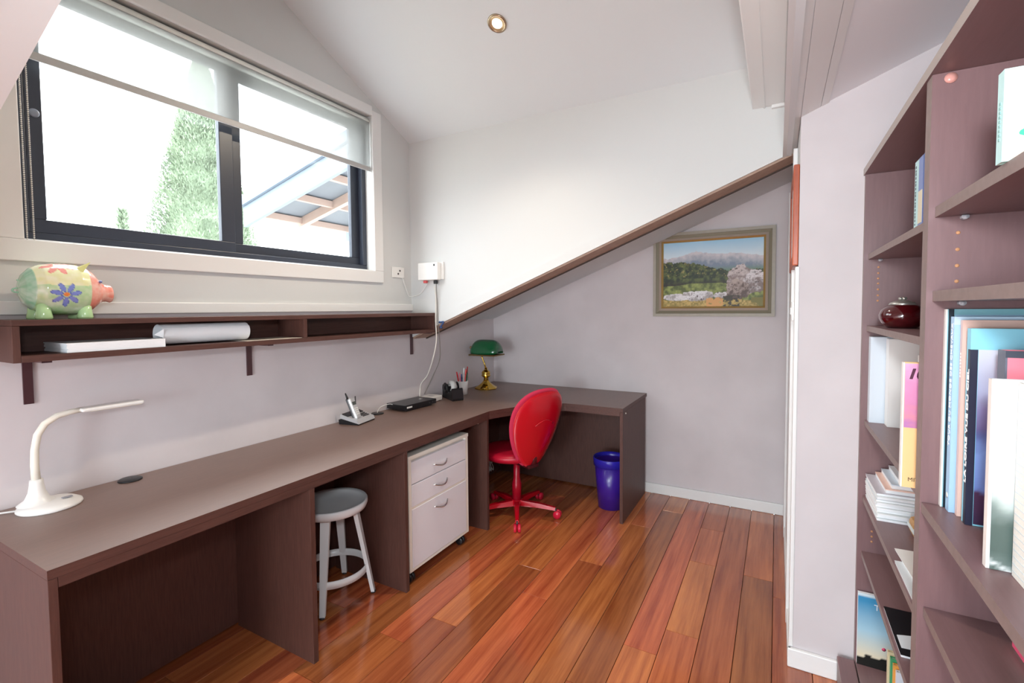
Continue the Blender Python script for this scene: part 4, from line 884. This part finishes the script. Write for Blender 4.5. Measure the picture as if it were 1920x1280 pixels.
# ================================================================== BLIND, LIGHTS, OUTDOORS
bd = thing('roller_blind', (XW-.03, 1.35, 2.18), 'sheer white roller blind half drawn over the dormer window', 'blind')
by0, by1 = WY0+.012, WY1-.004
MB().lathe([(.022, by0), (.022, by1)], c=(XW-.030, 0, 2.474), axis='y', seg=24).build('roller_tube', mat('white_blind_roll', '#eef0ea', .6), bd)
MB().box(XW-.0095, XW-.0088, by0, by1, 2.205, 2.474).build('fabric', M_BLIND, bd)
MB().box(XW-.014, XW-.005, by0, by1, 2.178, 2.206, bev=.003).build('bottom_bar', M_GREYPL, bd)
cm = MB(); zz = 1.55
for yy, xo in ((by0-.004, 0), (by0+.012, .004)):
    z = 1.56
    while z < 2.46:
        cm.ball((XW+.006+xo*.5, yy, z), .0026, u=6, v=4); z += .0062
for k in range(9): cm.ball((XW+.008, by0+.004+.009*math.cos(PI+PI*k/8), 1.556-.022*math.sin(PI*k/8)), .0026, u=6, v=4)
cc = cm.build('bead_chain', mat('ivory_bead', '#cfc8bd', .4), bd); cc['kind'] = 'stuff'

def downlight(x, y, zc, normal, label, power, color, beam=True):
    n = Vector(normal).normalized(); q = Vector((0, 0, -1)).rotation_difference(n).to_euler()
    t_ = thing('downlight', (x, y, zc), label, 'downlight', 'recessed ceiling downlights'); t_.rotation_euler = q
    MB().lathe([(.046, .001), (.046, -.004), (.040, -.007), (.036, -.005), (.034, .0)], seg=36, cap=False).build('trim_ring', mat('champagne_steel', '#b8a68e', .25, .9), t_, local=True)
    MB().lathe([(.036, -.004), (.024, -.0015)], seg=36, cap=False).build('reflector', mat('warm_reflector', '#d9bd92', .2, .6), t_, local=True)
    MB().lathe([(.001, -.003), (.024, -.003), (.024, -.0015), (.001, -.0015)], seg=24).build('lamp_face', mat('glowing_lamp', '#ffffff', .5, emit='#fff6ea', estr=6), t_, local=True)
    p = Vector((x, y, zc))+n*.03
    if beam: spot('downlight_beam', p, power, .03, color, math.radians(150), n)
    else: point('downlight_beam', Vector((x, y, zc))+n*.07, power, .05, color)
    return t_
yd = 1.944; downlight(-1.161, yd, dceil(yd)-.001, (0, -.472, -1), 'recessed round downlight glowing in the sloping dormer ceiling', 70, WARM)
for i_, (x, y) in enumerate(ADDED_REAR_LAMPS):
    downlight(x, y, roof(x)-.001, (.3945, 0, -1), 'unseen downlight added to the low ceiling behind the camera', 30, LAMP)

# ---- conifer
def conifer(name, label, c, h, r, n, seed, prof, leaf=.10):
    rg = np.random.default_rng(seed); t_ = thing(name, c, label, 'tree')
    MB().tube([(0, 0, 0), (0, 0, h*.2)], [r*.10, r*.07], 8).build('trunk', mat('conifer_bark', '#6b5a48', .8), t_, local=True)
    vs = []; fs = []; nv, na = 24, 20
    for j in range(nv+1):
        for i in range(na): q = .80*r*prof(j/nv)*(1+.10*math.sin(7*i+3*j)+.08*rg.random()); vs.append((q*math.cos(2*PI*i/na), q*math.sin(2*PI*i/na), h*(.04+.93*j/nv)))
    fs = [(j*na+i, j*na+(i+1) % na, (j+1)*na+(i+1) % na, (j+1)*na+i) for j in range(nv) for i in range(na)]
    for k in range(n):
        v = rg.random()**1.0; a = rg.random()*2*PI; rr_ = r*prof(v)*(.55+.5*rg.random()**.5)*(1+.12*math.sin(5*a+9*v))
        p = Vector((rr_*math.cos(a), rr_*math.sin(a), h*(.04+.95*v)))
        d = Vector((math.cos(a)*.6+rg.normal()*.35, math.sin(a)*.6+rg.normal()*.35, .9+rg.normal()*.3)).normalized(); s_ = d.cross(Vector((rg.normal(), rg.normal(), rg.normal()))).normalized()
        L2 = leaf*(.6+.7*rg.random()); o = len(vs)
        vs += [tuple(p-s_*L2*.22), tuple(p+s_*L2*.22), tuple(p+d*L2+s_*L2*.1), tuple(p+d*L2*1.15-s_*L2*.1)]; fs.append((o, o+1, o+2, o+3))
    f_ = MB().add(vs, fs).build('foliage', mat('conifer_green', '#74826a', .85, noise=.3, nscale=2.5), t_, local=True); return t_
prof_ = lambda v: max(.05, (1-v)**.75)*(1 if v > .1 else .8+2*v)
conifer('conifer_tree', 'tall pale conifer standing outside the dormer window', (-9, 4.85, -2.0), 7.9, 1.42, 80000, 5, prof_, .045)
conifer('conifer_tree', 'small bushy treetop peeping up outside the left window pane', (-6.5, 2.62, -1.6), 4.12, .26, 6000, 8, prof_, .05)
# ---- neighbouring roof: barge board, battens, soffit sheets and white gable wall
rf_ = thing('neighbouring_roof', (-3.6, 3.6, 2.2), 'grey-blue overhanging roof edge with battens and white wall outside the right pane', 'roof')
def rz_(x): return 2.215+.252*(x+4.775)
M_SLATE = mat('blue_grey_paint', '#66717e', .6); M_SOF = mat('grey_soffit', '#5a5e64', .7, noise=.1, nscale=6); M_BAT = mat('pinkish_timber', '#957e72', .7); M_OUTW = mat('white_render', '#f1f1ef', .7)
def raked(name, m, xa, xb, ya, yb, dz0, dz1): return MB().prism([(xa, rz_(xa)+dz0), (xb, rz_(xb)+dz0), (xb, rz_(xb)+dz1), (xa, rz_(xa)+dz1)], 'y', ya, yb).build(name, m, rf_)
raked('barge_board', M_SLATE, -4.80, -2.45, 2.96, 3.0, 0, .20); raked('barge_cap', M_SLATE, -4.82, -2.45, 2.93, 3.02, .205, .30)
raked('soffit_sheet', M_SOF, -4.78, -2.45, 3.002, 4.6, .16, .19); raked('purlin', M_BAT, -4.78, -2.45, 3.55, 3.61, .06, .155); raked('purlin', M_SLATE, -4.78, -2.45, 4.25, 4.33, .0, .155)
for x in (-4.70, -4.2, -3.7, -3.2, -2.7): MB().box(x-.025, x+.025, 3.003, 4.24, rz_(x)+.085, rz_(x)+.150).build('rafter', M_BAT, rf_)
MB().prism([(-3.95, -1), (-2.45, -1), (-2.45, rz_(-2.45)+.1), (-3.55, rz_(-3.55)+.1), (-3.95, rz_(-3.95)-.35)], 'y', 4.34, 4.5).build('gable_wall', M_OUTW, rf_)
MB().tube([(-3.25, 4.30, 1.2), (-3.12, 4.30, 2.1), (-3.02, 4.24, 2.4)], .03, 8).build('downpipe', mat('pale_grey_pipe', '#d2d4d6', .5), rf_)
gr_ = struct(MB().box(-40, XW-3, -30, 40, -3.1, -3.0).build('ground', mat('pale_paving', '#b9b5ac', .8, noise=.1, nscale=2)))
